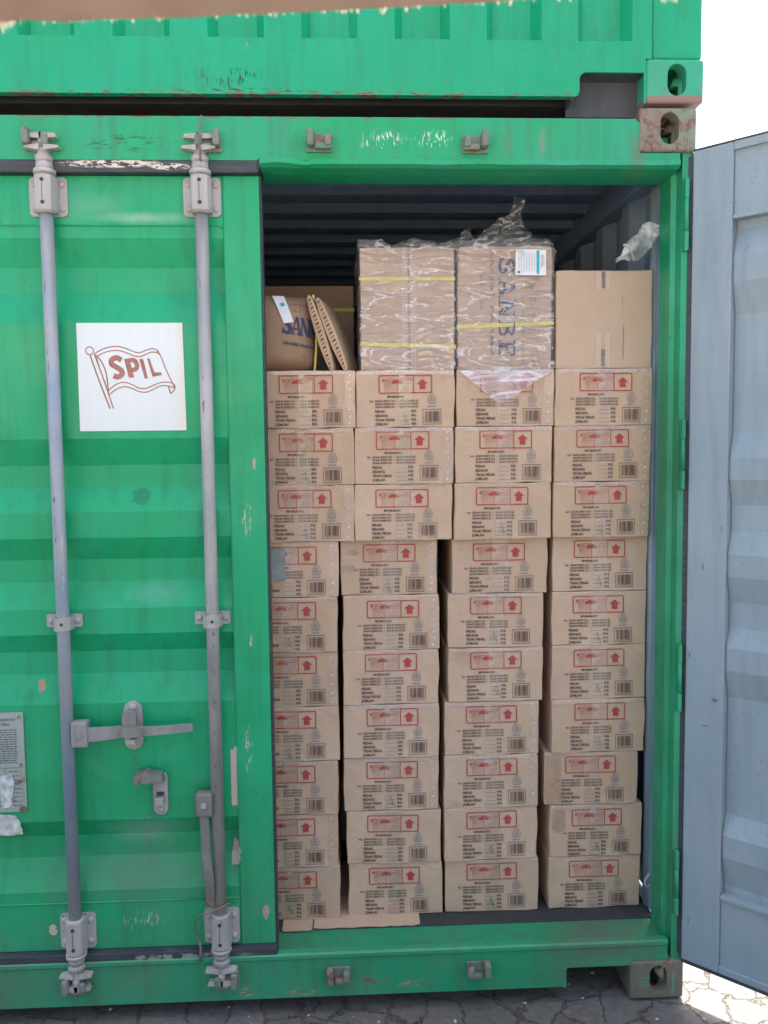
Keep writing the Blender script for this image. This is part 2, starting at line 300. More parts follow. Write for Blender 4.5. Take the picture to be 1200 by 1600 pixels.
# ------------------------------------------------------------------ mesh helpers
def obj(name, bm, mat, parent=None, smooth=False, mats=None):
    me = bpy.data.meshes.new(name); bmesh.ops.recalc_face_normals(bm, faces=bm.faces)
    bm.to_mesh(me); bm.free()
    for m in (mats or [mat]): me.materials.append(M[m])
    if smooth:
        for p in me.polygons: p.use_smooth = True
    o = bpy.data.objects.new(name, me); COL.objects.link(o)
    if parent: o.parent = parent
    return o
def meshobj(name, V, F, mat, parent=None, smooth=False):
    me = bpy.data.meshes.new(name); me.from_pydata(V, [], F); me.update(); me.materials.append(M[mat])
    if smooth:
        for p in me.polygons: p.use_smooth = True
    o = bpy.data.objects.new(name, me); COL.objects.link(o)
    if parent: o.parent = parent
    return o
def tag(o, label=None, cat=None, group=None, kind=None):
    for k, v in (('label', label), ('category', cat), ('group', group), ('kind', kind)):
        if v: o[k] = v
    return o
def empty(name, loc=(0, 0, 0), rz=0, **kw):
    o = bpy.data.objects.new(name, None); COL.objects.link(o); o.location = loc; o.rotation_euler = (0, 0, rz); o.empty_display_size = .1
    return tag(o, **kw)
BM = bmesh.new
def box(bm, a, b, bev=0.0, seg=2, mi=0):
    r = bmesh.ops.create_cube(bm, size=1); vs = r['verts']
    for v in vs: v.co = Vector([(a[i]+b[i])/2 + v.co[i]*(b[i]-a[i]) for i in range(3)])
    fs = {f for v in vs for f in v.link_faces}
    for f in fs: f.material_index = mi
    if bev > 0:
        es = {e for v in vs for e in v.link_edges}
        rr = bmesh.ops.bevel(bm, geom=list(es), offset=bev, segments=seg, affect='EDGES', profile=.6)
        for f in rr['faces']: f.material_index = mi
def cyl(bm, p, q, r, r2=None, n=20, mi=0):
    p, q = Vector(p), Vector(q); d = q-p; L = d.length; m = Matrix.Translation((p+q)/2) @ d.to_track_quat('Z', 'Y').to_matrix().to_4x4()
    rr = bmesh.ops.create_cone(bm, cap_ends=True, segments=n, radius1=r, radius2=r if r2 is None else r2, depth=L, matrix=m)
    for f in {f for v in rr['verts'] for f in v.link_faces}: f.material_index = mi; f.smooth = len(f.verts) == 4
def dome(bm, c, r, mi=0):
    rr = bmesh.ops.create_uvsphere(bm, u_segments=14, v_segments=8, radius=r, matrix=Matrix.Translation(c) @ Matrix.Diagonal((1, .6, 1, 1)))
    for f in {f for v in rr['verts'] for f in v.link_faces}: f.smooth = True; f.material_index = mi
def tube(bm, pts, r, n=10):
    P = [Vector(p) for p in pts]; rings = []
    for i, p in enumerate(P):
        t_ = (P[min(i+1, len(P)-1)]-P[max(i-1, 0)]).normalized(); a = t_.orthogonal().normalized() if i == 0 else (rings_a - rings_a.dot(t_)*t_).normalized()
        rings_a = a; b = t_.cross(a); rr = r[i] if isinstance(r, (list, tuple)) else r
        rings.append([bm.verts.new(p + rr*(math.cos(k*2*math.pi/n)*a + math.sin(k*2*math.pi/n)*b)) for k in range(n)])
    for i in range(len(rings)-1):
        for k in range(n):
            f = bm.faces.new((rings[i][k], rings[i][(k+1) % n], rings[i+1][(k+1) % n], rings[i+1][k])); f.smooth = True
    bm.faces.new(rings[0]); bm.faces.new(rings[-1])
def prism(bm, prof, a, b, axis=0, mi=0):
    """extrude a closed 2-D profile along an axis from a to b; profile = the two other coordinates in order"""
    def mk(u, v, w):
        c = [0, 0, 0]; c[axis] = w; o = [i for i in range(3) if i != axis]; c[o[0]] = u; c[o[1]] = v; return bm.verts.new(c)
    A = [mk(u, v, a) for u, v in prof]; B = [mk(u, v, b) for u, v in prof]; n = len(prof)
    fs = [bm.faces.new(A), bm.faces.new(B[::-1])]
    for i in range(n): fs.append(bm.faces.new((A[i], B[i], B[(i+1) % n], A[(i+1) % n])))
    for f in fs: f.material_index = mi
def obround(cx, cz, rx, rz, n=10):
    """vertical obround outline"""
    h = rz-rx; P = [(cx+rx*math.cos(a), cz+h+rx*math.sin(a)) for a in [math.pi*k/n for k in range(n+1)]]
    return P + [(cx+rx*math.cos(a), cz-h+rx*math.sin(a)) for a in [math.pi+math.pi*k/n for k in range(n+1)]]
def rrect(x0, z0, x1, z1, r, n=5):
    P = []
    for cx, cz, s in ((x1-r, z1-r, 0), (x0+r, z1-r, 1), (x0+r, z0+r, 2), (x1-r, z0+r, 3)):
        for k in range(n+1): a = math.pi/2*(s+k/n); P.append((cx+r*math.cos(a), cz+r*math.sin(a)))
    return P
def grid(name, fn, nu, nv, mat, parent=None, smooth=True, close_u=False):
    V = [fn(i/nu, j/nv) for j in range(nv+1) for i in range(nu+1)]
    F = [(j*(nu+1)+i, j*(nu+1)+i+1, (j+1)*(nu+1)+i+1, (j+1)*(nu+1)+i) for j in range(nv) for i in range(nu)]
    return meshobj(name, V, F, mat, parent, smooth)
def nz(p, s): return noise.noise(Vector(p)*s)
def fractal(p, s, o=4): return noise.fractal(Vector(p)*s, .6, 2.1, o)
def bool_diff(a_bm, cutters):
    ob = []
    for b in [a_bm]+cutters:
        me = bpy.data.meshes.new('t'); bmesh.ops.recalc_face_normals(b, faces=b.faces); b.to_mesh(me); b.free()
        o = bpy.data.objects.new('t', me); COL.objects.link(o); ob.append(o)
    for c in ob[1:]:
        md = ob[0].modifiers.new('b', 'BOOLEAN'); md.operation = 'DIFFERENCE'; md.object = c; md.solver = 'EXACT'
    bpy.context.view_layer.update(); dg = bpy.context.evaluated_depsgraph_get()
    me = bpy.data.meshes.new_from_object(ob[0].evaluated_get(dg)); bm = BM(); bm.from_mesh(me)
    for o in ob: m_ = o.data; bpy.data.objects.remove(o); bpy.data.meshes.remove(m_)
    bpy.data.meshes.remove(me); return bm

# flat printing on a plane: Ink(origin, U, V, N) -> shapes in metres; every shape is nudged outwards a hair
class Ink:
    def __init__(s, o, U, V, N): s.o, s.U, s.V, s.N = map(Vector, (o, U, V, N)); s.V_, s.F, s.k = [], [], 0
    def pt(s, u, v): return s.o + s.U*u + s.V*v + s.N*(s.k*.000012)
    def poly(s, P): s.k += 1; b = len(s.V_); s.V_ += [s.pt(u, v) for u, v in P]; s.F.append(tuple(range(b, b+len(P))))
    def rect(s, a, b, c, d): s.poly([(a, b), (c, b), (c, d), (a, d)])
    def line(s, P, w, closed=False):
        s.k += 1; n = len(P); b = len(s.V_)
        for i in range(n):
            p0 = Vector(P[(i-1) % n] if closed or i > 0 else P[i]); p1 = Vector(P[(i+1) % n] if closed or i < n-1 else P[i])
            t_ = (p1-p0); t_ = t_/(t_.length or 1); nn = Vector((-t_.y, t_.x)); c = Vector(P[i]); ww = w[i] if isinstance(w, (list, tuple)) else w
            s.V_ += [s.pt(*(c+nn*ww/2)), s.pt(*(c-nn*ww/2))]
        for i in range(n if closed else n-1):
            j = (i+1) % n; s.F.append((b+2*i, b+2*i+1, b+2*j+1, b+2*j))
    def text(s, body, u, v, h, sx=1.0, bold=0.0, width=None):
        V, F, w = text_mesh(body, bold); k = h/.70
        if width: sx = width/(w*k)
        s.k += 1; b = len(s.V_); s.V_ += [s.pt(u+x*k*sx, v+y*k) for x, y in V]; s.F += [tuple(b+i for i in f) for f in F]
    def done(s, name, mat, parent=None): return meshobj(name, s.V_, s.F, mat, parent)
_tc = {}
def text_mesh(body, bold):
    if (body, bold) in _tc: return _tc[(body, bold)]
    cu = bpy.data.curves.new('t', 'FONT'); cu.body = body; cu.size = 1; cu.offset = bold; cu.resolution_u = 2; cu.fill_mode = 'FRONT'
    o = bpy.data.objects.new('t', cu); COL.objects.link(o); bpy.context.view_layer.update()
    me = bpy.data.meshes.new_from_object(o.evaluated_get(bpy.context.evaluated_depsgraph_get()))
    V = [(v.co.x, v.co.y) for v in me.vertices]; F = [tuple(p.vertices) for p in me.polygons]
    bpy.data.objects.remove(o); bpy.data.curves.remove(cu); bpy.data.meshes.remove(me)
    x0 = min(v[0] for v in V); V = [(x-x0, y) for x, y in V]; w = max(v[0] for v in V)
    _tc[(body, bold)] = (V, F, w); return V, F, w
def smooth_path(P, n=8, closed=False):
    out = []; N = len(P); rng = range(N if closed else N-1)
    for i in rng:
        g = (lambda j: Vector(P[j % N])) if closed else (lambda j: Vector(P[max(0, min(N-1, j))]))
        a, b, c, d = g(i-1), g(i), g(i+1), g(i+2)
        for k in range(n):
            t_ = k/n; out.append(.5*((2*b)+(-a+c)*t_+(2*a-5*b+4*c-d)*t_*t_+(-a+3*b-3*c+d)*t_**3))
    if not closed: out.append(Vector(P[-1]))
    return [tuple(p) for p in out]
def serif_word(ink_, word, u, v, h, adv=None, squeeze=1.0):
    """slab-serif capitals, built from strokes; h = cap height"""
    adv = adv or h*.86
    for ch in word:
        def q(P): return [(u+x*h*squeeze, v+y*h) for x, y in P]
        def R_(a, b, c, d): ink_.poly(q([(a, b), (c, b), (c, d), (a, d)]))
        if ch == 'S':
            P = smooth_path([(.60, .78), (.50, .90), (.34, .93), (.17, .86), (.13, .72), (.24, .58), (.42, .49), (.56, .37), (.58, .22), (.48, .09), (.30, .06), (.15, .13), (.08, .26)], 6)
            n = len(P); ws = [(.10+.13*math.sin(math.pi*i/(n-1))**1.0)*h for i in range(n)]
            ink_.line(q(P), ws); R_(.60, .66, .66, 1.0); R_(.03, 0, .09, .34)
        elif ch == 'A':
            ink_.poly(q([(.30, 1), (.46, 1), (.76, .06), (.56, .06)])); ink_.poly(q([(.30, 1), (.38, 1), (.17, .06), (.09, .06)]))
            R_(.20, .28, .60, .37); R_(0, 0, .28, .08); R_(.46, 0, .84, .08)
        elif ch == 'N':
            R_(.10, .06, .19, .94); R_(.62, 0, .71, .94); ink_.poly(q([(.06, .94), (.28, .94), (.71, .02), (.62, 0), (.52, .0)]))
            R_(0, 0, .30, .08); R_(.0, .92, .24, 1); R_(.50, .92, .82, 1)
        elif ch == 'B':
            R_(.10, .06, .31, .94); R_(0, 0, .36, .09); R_(0, .91, .36, 1)
            for y0, y1, xx in ((.50, 1.0, .60), (0, .53, .66)):
                c_ = (y0+y1)/2; r_ = (y1-y0)/2-.06
                P = [(.32, y1-.05)]+[(xx-.24+.24*math.cos(a)*1.0, c_+r_*math.sin(a)) for a in [math.pi/2-math.pi*k/10 for k in range(11)]]+[(.32, y0+.05)]
                n = len(P); ink_.line(q(P), [(.09+.10*math.sin(math.pi*i/(n-1)))*h for i in range(n)])
        elif ch == 'E':
            R_(.10, .06, .31, .94); R_(0, 0, .66, .10); R_(0, .90, .64, 1); R_(.30, .46, .50, .55); R_(.47, .36, .54, .65); R_(.58, .70, .66, 1); R_(.60, 0, .68, .32)
        u += adv*squeeze
    return u

# ------------------------------------------------------------------ SETTING: ground
W, H, L = 2.438, 2.591, 6.058
gb = BM(); V = [gb.verts.new(c) for c in ((-150, -150, -.006), (150, -150, -.006), (150, 200, -.006), (-150, 200, -.006))]; gb.faces.new(V)
tag(obj('ground', gb, 'ground'), kind='structure')
random.seed(3)
gb = BM()
for i in range(260):
    x = random.uniform(-.2, 3.2); y = random.uniform(-.35, .9); r = random.choice((.002, .003, .004, .006))
    bmesh.ops.create_icosphere(gb, subdivisions=1, radius=r, matrix=Matrix.Translation((x, y, -.005)) @ Matrix.Diagonal((1, random.uniform(.6, 1.3), .6, 1)))
tag(obj('gravel', gb, 'pebble'), 'loose pale gravel scattered on the stone slab paving', 'gravel', kind='stuff')

# ------------------------------------------------------------------ corner castings (shared mesh)
def casting_mesh(round_lo=.006):
    b = BM(); box(b, (-.162, 0, 0), (0, .178, .118), round_lo, 3)
    cut = []
    c = BM(); box(c, (-.134, .028, .026), (-.028, .19, .092)); cut.append(c)
    c = BM(); prism(c, obround(-.081+.004, .062, .0265, .043), -.02, .06, 1); cut.append(c)       # front hole
    c = BM(); prism(c, [(y, z) for y, z in obround(.085, .062, .028, .040)], -.06, .02, 0); cut.append(c)     # side hole
    c = BM(); prism(c, obround(-.081, .089, .030, .055), .08, .13, 2); cut.append(c)
    c = BM(); prism(c, obround(-.081, .089, .030, .055), -.02, .04, 2); cut.append(c)
    return bool_diff(b, cut)
cb = casting_mesh(.010)
def casting(parent, loc, mat, mx=False, my=False, name='corner_casting'):
    b = cb.copy()
    for v in b.verts:
        if mx: v.co.x = -v.co.x
        if my: v.co.y = -v.co.y
        v.co += Vector(loc)
    return obj(name, b, mat, parent)

# ------------------------------------------------------------------ LOWER CONTAINER
low = empty('shipping_container', label='green freight container standing on the paving, one door closed and one open, packed with cartons', cat='shipping container', group='stacked green containers')
for nm, x, mx in (('corner_casting', W-.004, False), ('corner_casting', .004, True)):
    casting(low, (x, 0, 0), 'casting_low' if not mx else 'casting_low', mx, name='corner_casting')
    casting(low, (x, 0, H-.118), 'casting', mx)
    casting(low, (x, L, 0), 'casting', mx, True); casting(low, (x, L, H-.118), 'casting', mx, True)

def sheet(bm, prof, a, b, axis, th, dirn):
    """thin folded sheet: open profile + copy offset by th in direction dirn (2-D), extruded along axis"""
    p2 = [(u+dirn[0]*th, v+dirn[1]*th) for u, v in prof]; prism_strip(bm, prof, p2, a, b, axis)
def prism_strip(bm, P, Q, a, b, axis):
    def mk(u, v, w):
        c = [0, 0, 0]; c[axis] = w; o = [i for i in range(3) if i != axis]; c[o[0]] = u; c[o[1]] = v; return bm.verts.new(c)
    rows = [[mk(u, v, w) for u, v in pr] for pr in (P, Q) for w in (a, b)]; Pa, Pb, Qa, Qb = rows; n = len(P)
    for i in range(n-1):
        bm.faces.new((Pa[i], Pa[i+1], Pb[i+1], Pb[i])); bm.faces.new((Qa[i+1], Qa[i], Qb[i], Qb[i+1]))
        bm.faces.new((Pa[i+1], Pa[i], Qa[i], Qa[i+1])); bm.faces.new((Pb[i], Pb[i+1], Qb[i+1], Qb[i]))
    for i in (0, n-1): bm.faces.new((Pa[i], Pb[i], Qb[i], Qa[i]))

# right-hand front corner post with its door jamb
b = BM(); prism(b, [(2.399, .012), (2.430, .012), (2.434, .016), (2.434, .165), (2.408, .165), (2.408, .137), (2.386, .137), (2.386, .060), (2.399, .052)], .118, 2.473, 2)
po = obj('corner_post', b, 'jamb_green', low)
for z in (2.30, 1.63, .98, .36):
    b = BM(); box(b, (2.401, -.008, z-.10), (2.413, .0115, z-.045), .004); box(b, (2.401, -.008, z+.045), (2.413, .0115, z+.10), .004); cyl(b, (2.407, -.002, z-.045), (2.407, -.002, z+.045), .006)
    obj('hinge_lug', b, 'jamb_green', po)
b = BM(); box(b, (.004, .055, .118), (.052, .165, 2.473), .004); obj('corner_post', b, 'jamb_green', low)
for x0 in (.004, W-.064): b = BM(); box(b, (x0, L-.16, .118), (x0+.06, L-.002, 2.473), .004); obj('corner_post', b, 'jamb_green', low)
I = Ink((2.3856, .075, 1.93), (0, 0, -1), (0, 1, 0), (-1, 0, 0)); rs = random.Random(12); x = 0
while x < .52:
    w_ = rs.uniform(.012, .022); I.line(smooth_path([(x+w_*rs.random(), .012+.022*rs.random()) for _ in range(5)], 5), .0013); x += w_+.008+(.04 if rs.random() < .2 else 0)
I.done('marker_scribble', 'marker', po)
# header
b = BM()
prism(b, [(x, z) for x, z in ((.170, 2.446), (.170, 2.562), (2.262, 2.562), (2.276, 2.548), (2.276, 2.470), (2.390, 2.470), (2.390, 2.446))], .006, .014, 1)
box(b, (.170, .015, 2.556), (2.27, .15, 2.5635)); box(b, (.170, .12, 2.43), (2.40, .15, 2.555))
rng = random.Random(4)
def lip(bm):                                                     # slightly dented folded lip above the opening
    n = 90; rows = []
    for i in range(n+1):
        x = 1.222+(2.388-1.222)*i/n; d = .004*nz((x*9, 0, 0), 1) + (.005*math.sin((x-1.22)*34) if x < 1.36 else 0)
        pr = ((.012, 2.452+d), (-.003, 2.447+d), (-.004, 2.434+d*.6), (.012, 2.428+d*.3), (.06, 2.425), (.12, 2.425))
        rows.append([bm.verts.new((x, y, z)) for y, z in pr])
    for i in range(n):
        for k in range(5): bm.faces.new((rows[i][k], rows[i+1][k], rows[i+1][k+1], rows[i][k+1]))
lip(b)
hd = obj('door_header', b, 'header_green', low)
def keeper(x, z, flip, parent, sgn=1):
    b = BM(); box(b, (x-.036, -.002, z-.026), (x+.036, .0055, z+.022), .003)
    s = -1 if flip else 1
    def B(a0, a1, y0, z0, z1, bev=.006):
        xa, xb = sorted((x+s*a0, x+s*a1)); box(b, (xa, y0, z0), (xb, -.0025, z1), bev)
    B(-.034, -.014, -.034, z-.018, z+.028, .009); B(-.012, .034, -.020, z-.022, z-.006); B(.014, .034, -.026, z-.016, z+.016, .008)
    return obj('cam_keeper', b, 'keeper', parent)
for x, z, f in ((.630, 2.492, False), (1.085, 2.490, True), (1.385, 2.492, False), (1.813, 2.490, True)): keeper(x, z, f, hd)
# sill
b = BM()
prism(b, [(.066, .118), (.066, .163), (2.386, .163), (2.386, .119), (2.277, .119), (2.277, .1055), (2.086, .1055), (2.080, .100), (2.080, .040), (2.070, .046), (.370, .046), (.370, .1055), (.166, .1055), (.166, .118)], .006, .014, 1)
prism(b, [(.006, .1635), (.000, .168), (.000, .178), (.006, .1825), (.026, .1825), (.032, .166), (.046, .160), (.142, .166), (.142, .145), (.020, .145)], .066, 2.3855, 0)
box(b, (.371, .015, .0465), (2.069, .12, .052)); box(b, (2.0705, .015, .047), (2.0795, .16, .105)); box(b, (2.0805, .015, .098), (2.27, .16, .105))
sl_ = obj('door_sill', b, 'sill_green', low)
for x, f in ((.640, False), (1.075, True), (1.400, False), (1.815, True)): keeper(x, .118, f, sl_)
b = BM(); box(b, (.06, .1425, .150), (2.398, .30, .171), .002); obj('threshold_plate', b, 'dark_steel', low)
b = BM(); box(b, (.06, .3005, .142), (2.398, L-.07, .170)); obj('floor', b, 'ply', low)
b = BM()
for y in [.13+.3*i for i in range(20)]: box(b, (.08, y, .055), (2.36, y+.05, .1415))
box(b, (.35, .18, .05), (.37, L-.2, .14)); box(b, (2.285, .18, .05), (2.30, L-.2, .14)); obj('crossmembers', b, 'dark_steel', low)
# side walls, roof, end wall
def corr(a, b_, pitch, lo, hi, f=.26, g=.5):
    """trapezoid corrugation along one coordinate: f,g = fraction of the pitch for flat and slope start"""
    P = []; x = a
    while x < b_:
        for q, h in ((0, lo), (f, lo), (.5, hi), (.5+f, hi)): P.append((min(b_, x+q*pitch), h))
        x += pitch
    P.append((b_, lo)); return P
for side in (0, 1):
    xs = (2.399, 2.430) if side else (.039, .008)
    P = [(x, y) for y, x in corr(.166, L-.165, .278, xs[0], xs[1])]
    b = BM(); prism_strip(b, P, [(x+(.003 if side else -.003), y) for x, y in P], .172, 2.47, 2); obj('side_wall', b, 'wall_grey', low)
    xa, xb = ((2.372, 2.432) if side else (.006, .066)); b = BM(); box(b, (xa, .179, 2.468), (xb, L-.179, 2.580), .004); box(b, (xa+(.015 if side else 0), .179, .03), (xb-(0 if side else .015), L-.179, .165), .004)
    obj('side_rail', b, 'wall_grey', low)
b = BM(); P = corr(.10, L-.1, .209, 2.572, 2.550, .30); prism_strip(b, P, [(y, z+.003) for y, z in P], .05, 2.388, 0); obj('roof', b, 'roof_dark', low)
b = BM(); P = corr(.05, 2.388, .25, L-.06, L-.02); prism_strip(b, P, [(x, y+.003) for x, y in P], .17, 2.556, 2); obj('end_wall', b, 'wall_grey', low)
b = BM(); cyl(b, (2.405, .215, .172), (2.405, .215, 2.455), .018, n=24); obj('lashing_bar', b, 'inner_grey', low, True)
b = BM(); tube(b, [(2.39, .165, .30), (2.376, .160, .285), (2.372, .158, .27), (2.382, .16, .258), (2.392, .165, .262)], .004); obj('lashing_ring', b, 'galv', low)

# ---- left door, closed
X0, X1 = .052, 1.216
DL = [(2.2785, 0), (2.245, 0), (2.17, 1), (2.10, 1), (2.013, 0), (1.694, 0), (1.619, 1), (1.559, 1), (1.487, 0), (1.414, 0), (1.350, 1), (1.286, 1), (1.212, 0),
      (1.139, 0), (1.083, 1), (1.018, 1), (.937, 0), (.592, 0), (.535, 1), (.471, 1), (.380, 0), (.3455, 0)]
YD = .030
b = BM()
prism_strip(b, [(YD+.0005+.031*d, z) for z, d in DL], [(YD+.0035+.031*d, z) for z, d in DL], X0+.08, 1.116, 0)
box(b, (1.1165, YD-.004, .203), (X1, YD+.05, 2.412), .003); box(b, (X0, YD-.004, .203), (X0+.079, YD+.05, 2.412), .003)
box(b, (X0+.0795, YD-.001, 2.279), (1.116, YD+.05, 2.4115), .002); box(b, (X0+.0795, YD-.001, .2035), (1.116, YD+.05, .345), .002)
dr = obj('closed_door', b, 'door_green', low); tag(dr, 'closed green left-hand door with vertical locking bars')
b = BM()
box(b, (X0-.03, .004, 2.4125), (X1-.001, .055, 2.445), .003); box(b, (X0-.03, .004, .171), (X1+.006, .055, .2025), .003)
box(b, (X1+.0005, YD+.004, .2028), (X1+.0055, YD+.045, 2.4122)); prism(b, [(X1-.0005, 2.4122), (X1-.0005, 2.448), (X1+.014, 2.452), (X1+.003, 2.425)], .006, .05, 1)
obj('door_gasket', b, 'rubber', dr)
# thin weld beads round the panel
b = BM(); tube(b, [(X0+.08, YD-.0005, 2.279), (1.1, YD-.0005, 2.279), (1.116, YD, 2.272)], .0028, 6); tube(b, [(1.1165, YD-.001, z) for z in (2.41, 1.8, 1.2, .6, .21)], .0022, 6)
tube(b, [(X0+.08, YD-.0005, .3452), (1.116, YD-.0005, .3452)], .003, 6); obj('weld_bead', b, 'door_green', dr)

def bolt_plate(bm, x0, z0, x1, z1, y=YD-.001, r=.012, th=.006, bolts=True, inset=.014):
    prism(bm, rrect(x0, z0, x1, z1, r), y-th, y-.0005, 1)
    if bolts:
        for bx in (x0+inset, x1-inset):
            for bz in ((z0+.02, z1-.02) if z1-z0 > .06 else ((z0+z1)/2,)): dome(bm, (bx, y-th, bz), .0095)
def locking_bar(x, mat, topdir):
    b = BM(); cyl(b, (x, 0, .26), (x, 0, 2.34), .0178, n=28)
    o = obj('locking_bar', b, mat, dr)
    for up in (1, 0):
        b = BM(); zz = (lambda z: z) if up else (lambda z: 2.618-z)     # lower fitting mirrors the upper one
        def C(z0, z1, r, r2=None): cyl(b, (x, -.001, zz(z0)), (x, -.001, zz(z1)), r, r2, 24)
        C(2.310, 2.404, .0262); C(2.300, 2.3105, .023, .0285); C(2.403, 2.415, .029); C(2.414, 2.434, .0225); C(2.434, 2.450, .020, .0255); C(2.449, 2.456, .0255, .018)
        C(2.452, 2.500, .017, .014)
        for sx in (-1, 1):
            zs = sorted((zz(2.462), zz(2.474))); prism(b, [(x+sx*.006, zs[0]), (x+sx*.006, zs[1]+.004), (x+sx*.044, zs[1]), (x+sx*.046, zs[0]+.006)], -.022, .002, 1)
            zs = sorted((zz(2.496), zz(2.509))); prism(b, [(x-sx*.004, zs[0]-.004), (x-sx*.006, zs[1]), (x+sx*.036, zs[1]-.003), (x+sx*.040, zs[0])], -.020, .002, 1)
        dome(b, (x, -.012, zz(2.488)), .012)
        obj('cam_end', b, 'galv', o)
        b = BM(); zs = sorted((zz(2.405), zz(2.300))); bolt_plate(b, x-.052, zs[0], x+.050, zs[1])
        prism(b, [(x-.0285, YD-.007), (x-.0275, -.004), (x-.021, -.022), (x-.008, -.0288), (x+.008, -.0288), (x+.021, -.022), (x+.0275, -.004), (x+.0285, YD-.007)], zs[0]+.006, zs[1]-.008, 2)
        for z in (zs[0]+.024, zs[1]-.022): cyl(b, (x+.001, -.0275, z), (x+.001, -.0296, z), .0055, n=12, mi=1)
        box(b, (x-.0005, -.0294, zs[0]+.03), (x+.001, -.0285, zs[1]-.03), mi=1)
        obj('bar_bracket', b, 'galv', o, mats=['galv', 'dark_steel'])
    b = BM(); bolt_plate(b, x-.054, 1.163, x+.046, 1.200, r=.006, inset=.013)
    prism(b, [(x-.027, YD-.007), (x-.025, -.006), (x-.014, -.0205), (x+.010, -.0205), (x+.021, -.008), (x+.025, YD-.007), (x+.021, YD-.007), (x+.018, 0), (x+.008, -.018), (x-.012, -.018), (x-.021, 0), (x-.023, YD-.007)], 1.159, 1.196, 2)
    cyl(b, (x+.002, -.0195, 1.178), (x+.002, -.022, 1.178), .0045, n=12, mi=1)
    obj('bar_guide', b, 'galv', o, mats=['galv', 'dark_steel'])
    return o
bar1 = locking_bar(.645, 'bar_blue', 1); bar2 = locking_bar(1.061, 'bar_grey', -1)
tag(bar1, 'locking bar with scuffed blue-grey paint'); tag(bar2, 'worn grey locking bar nearest the opening')
# handle 1: horizontal in its catch
b = BM(); box(b, (.660, -.022, .826), (.706, .012, .900), .006); cyl(b, (.685, -.021, .862), (.685, -.027, .862), .008, n=14)
h1 = obj('handle_hub', b, 'worn_steel', bar1)
def ribbon_bar(bm, pts, w, th):
    n = len(pts); rows = []
    for i, (x, y, z) in enumerate(pts):
        a = Vector(pts[max(0, i-1)]); c = Vector(pts[min(n-1, i+1)]); t_ = (c-a).normalized(); up = Vector((-t_.z, 0, t_.x)).normalized(); ww = w[i] if isinstance(w, (list, tuple)) else w
        p = Vector((x, y, z)); rows.append([bm.verts.new(p+up*ww/2+Vector((0, s*th/2, 0))) for s in (-1, 1)]+[bm.verts.new(p-up*ww/2+Vector((0, s*th/2, 0))) for s in (1, -1)])
    for i in range(n-1):
        for k in range(4): bm.faces.new((rows[i][k], rows[i][(k+1) % 4], rows[i+1][(k+1) % 4], rows[i+1][k]))
    bm.faces.new(rows[0]); bm.faces.new(rows[-1])
b = BM(); ribbon_bar(b, [(.704, -.010, .860), (.76, -.012, .864), (.80, -.014, .868), (.85, -.016, .868), (.90, -.012, .868), (.95, -.008, .870), (.998, -.006, .873)], [.040, .036, .032, .026, .023, .023, .021], .010)
obj('handle_bar', b, 'worn_steel', bar1)
b = BM(); prism(b, rrect(.797, .803, .850, .944, .026, 8), YD-.008, YD-.002, 1); dome(b, (.823, YD-.009, .926), .012); dome(b, (.825, YD-.009, .818), .010)
prism(b, rrect(.803, .880, .843, .925, .012), -.020, -.004, 1, 1); prism(b, [(.790, .868), (.802, .884), (.858, .880), (.868, .862), (.835, .856), (.82, .850)], -.032, -.0225, 1, 1)
box(b, (.812, -.022, .832), (.838, .020, .846), .003, mi=0)
obj('handle_catch', b, 'galv', dr, mats=['galv', 'old_steel'])
# empty catch lower right
b = BM(); prism(b, rrect(.873, .607, .915, .735, .020, 8), YD-.008, YD-.002, 1); dome(b, (.895, YD-.009, .622), .010)
prism(b, [(.826, .716), (.832, .741), (.850, .742), (.858, .750), (.872, .742), (.905, .738), (.910, .712), (.880, .716), (.862, .712), (.846, .715), (.838, .706)], -.012, YD-.0085, 1, 1)
box(b, (.883, -.002, .642), (.906, YD-.0085, .664), .003); box(b, (.884, .0195, .664), (.905, YD-.0082, .675), 0, mi=2)
obj('handle_catch', b, 'galv', dr, mats=['galv', 'old_steel', 'dark_steel'])
# handle 2: hanging down beside the bar
b = BM(); box(b, (1.004, -.024, .615), (1.050, .010, .683), .007); box(b, (1.0, -.014, .622), (1.0035, .006, .676)); cyl(b, (1.026, -.023, .650), (1.026, -.030, .650), .008, n=14, mi=1)
obj('handle_hub', b, 'old_steel', bar2, mats=['old_steel', 'galv'])
def vbar(bm, pts, w, th):
    rows = []
    for x, y, z in pts: rows.append([bm.verts.new((x+sx*w/2, y+sy*th/2, z)) for sx, sy in ((-1, -1), (1, -1), (1, 1), (-1, 1))])
    for i in range(len(rows)-1):
        for k in range(4): bm.faces.new((rows[i][k], rows[i][(k+1) % 4], rows[i+1][(k+1) % 4], rows[i+1][k]))
    bm.faces.new(rows[0]); bm.faces.new(rows[-1])
b = BM(); vbar(b, [(1.024, -.010, .618), (1.026, -.012, .56), (1.027, -.014, .50), (1.033, -.020, .46), (1.036, -.018, .42), (1.036, -.014, .38), (1.035, -.010, .345)], .026, .010); bmesh.ops.bevel(b, geom=[e for e in b.edges], offset=.002, segments=1, affect='EDGES')
obj('handle_bar', b, 'old_steel', bar2)
b = BM(); tube(b, [(1.095, .005, .345), (1.083, -.014, .352), (1.066, -.024, .347), (1.045, -.028, .338), (1.03, -.028, .333), (1.012, -.022, .325), (.994, -.012, .308), (.985, -.004, .285), (.988, .004, .262), (.996, .004, .24), (1.0, .0, .215), (.999, -.001, .188), (.998, -.002, .172)], .0028, 6)
tube(b, [(1.0, -.004, .235), (1.003, -.005, .20), (1.000, -.004, .175)], .0035, 6); obj('tie_wire', b, 'wire', dr)
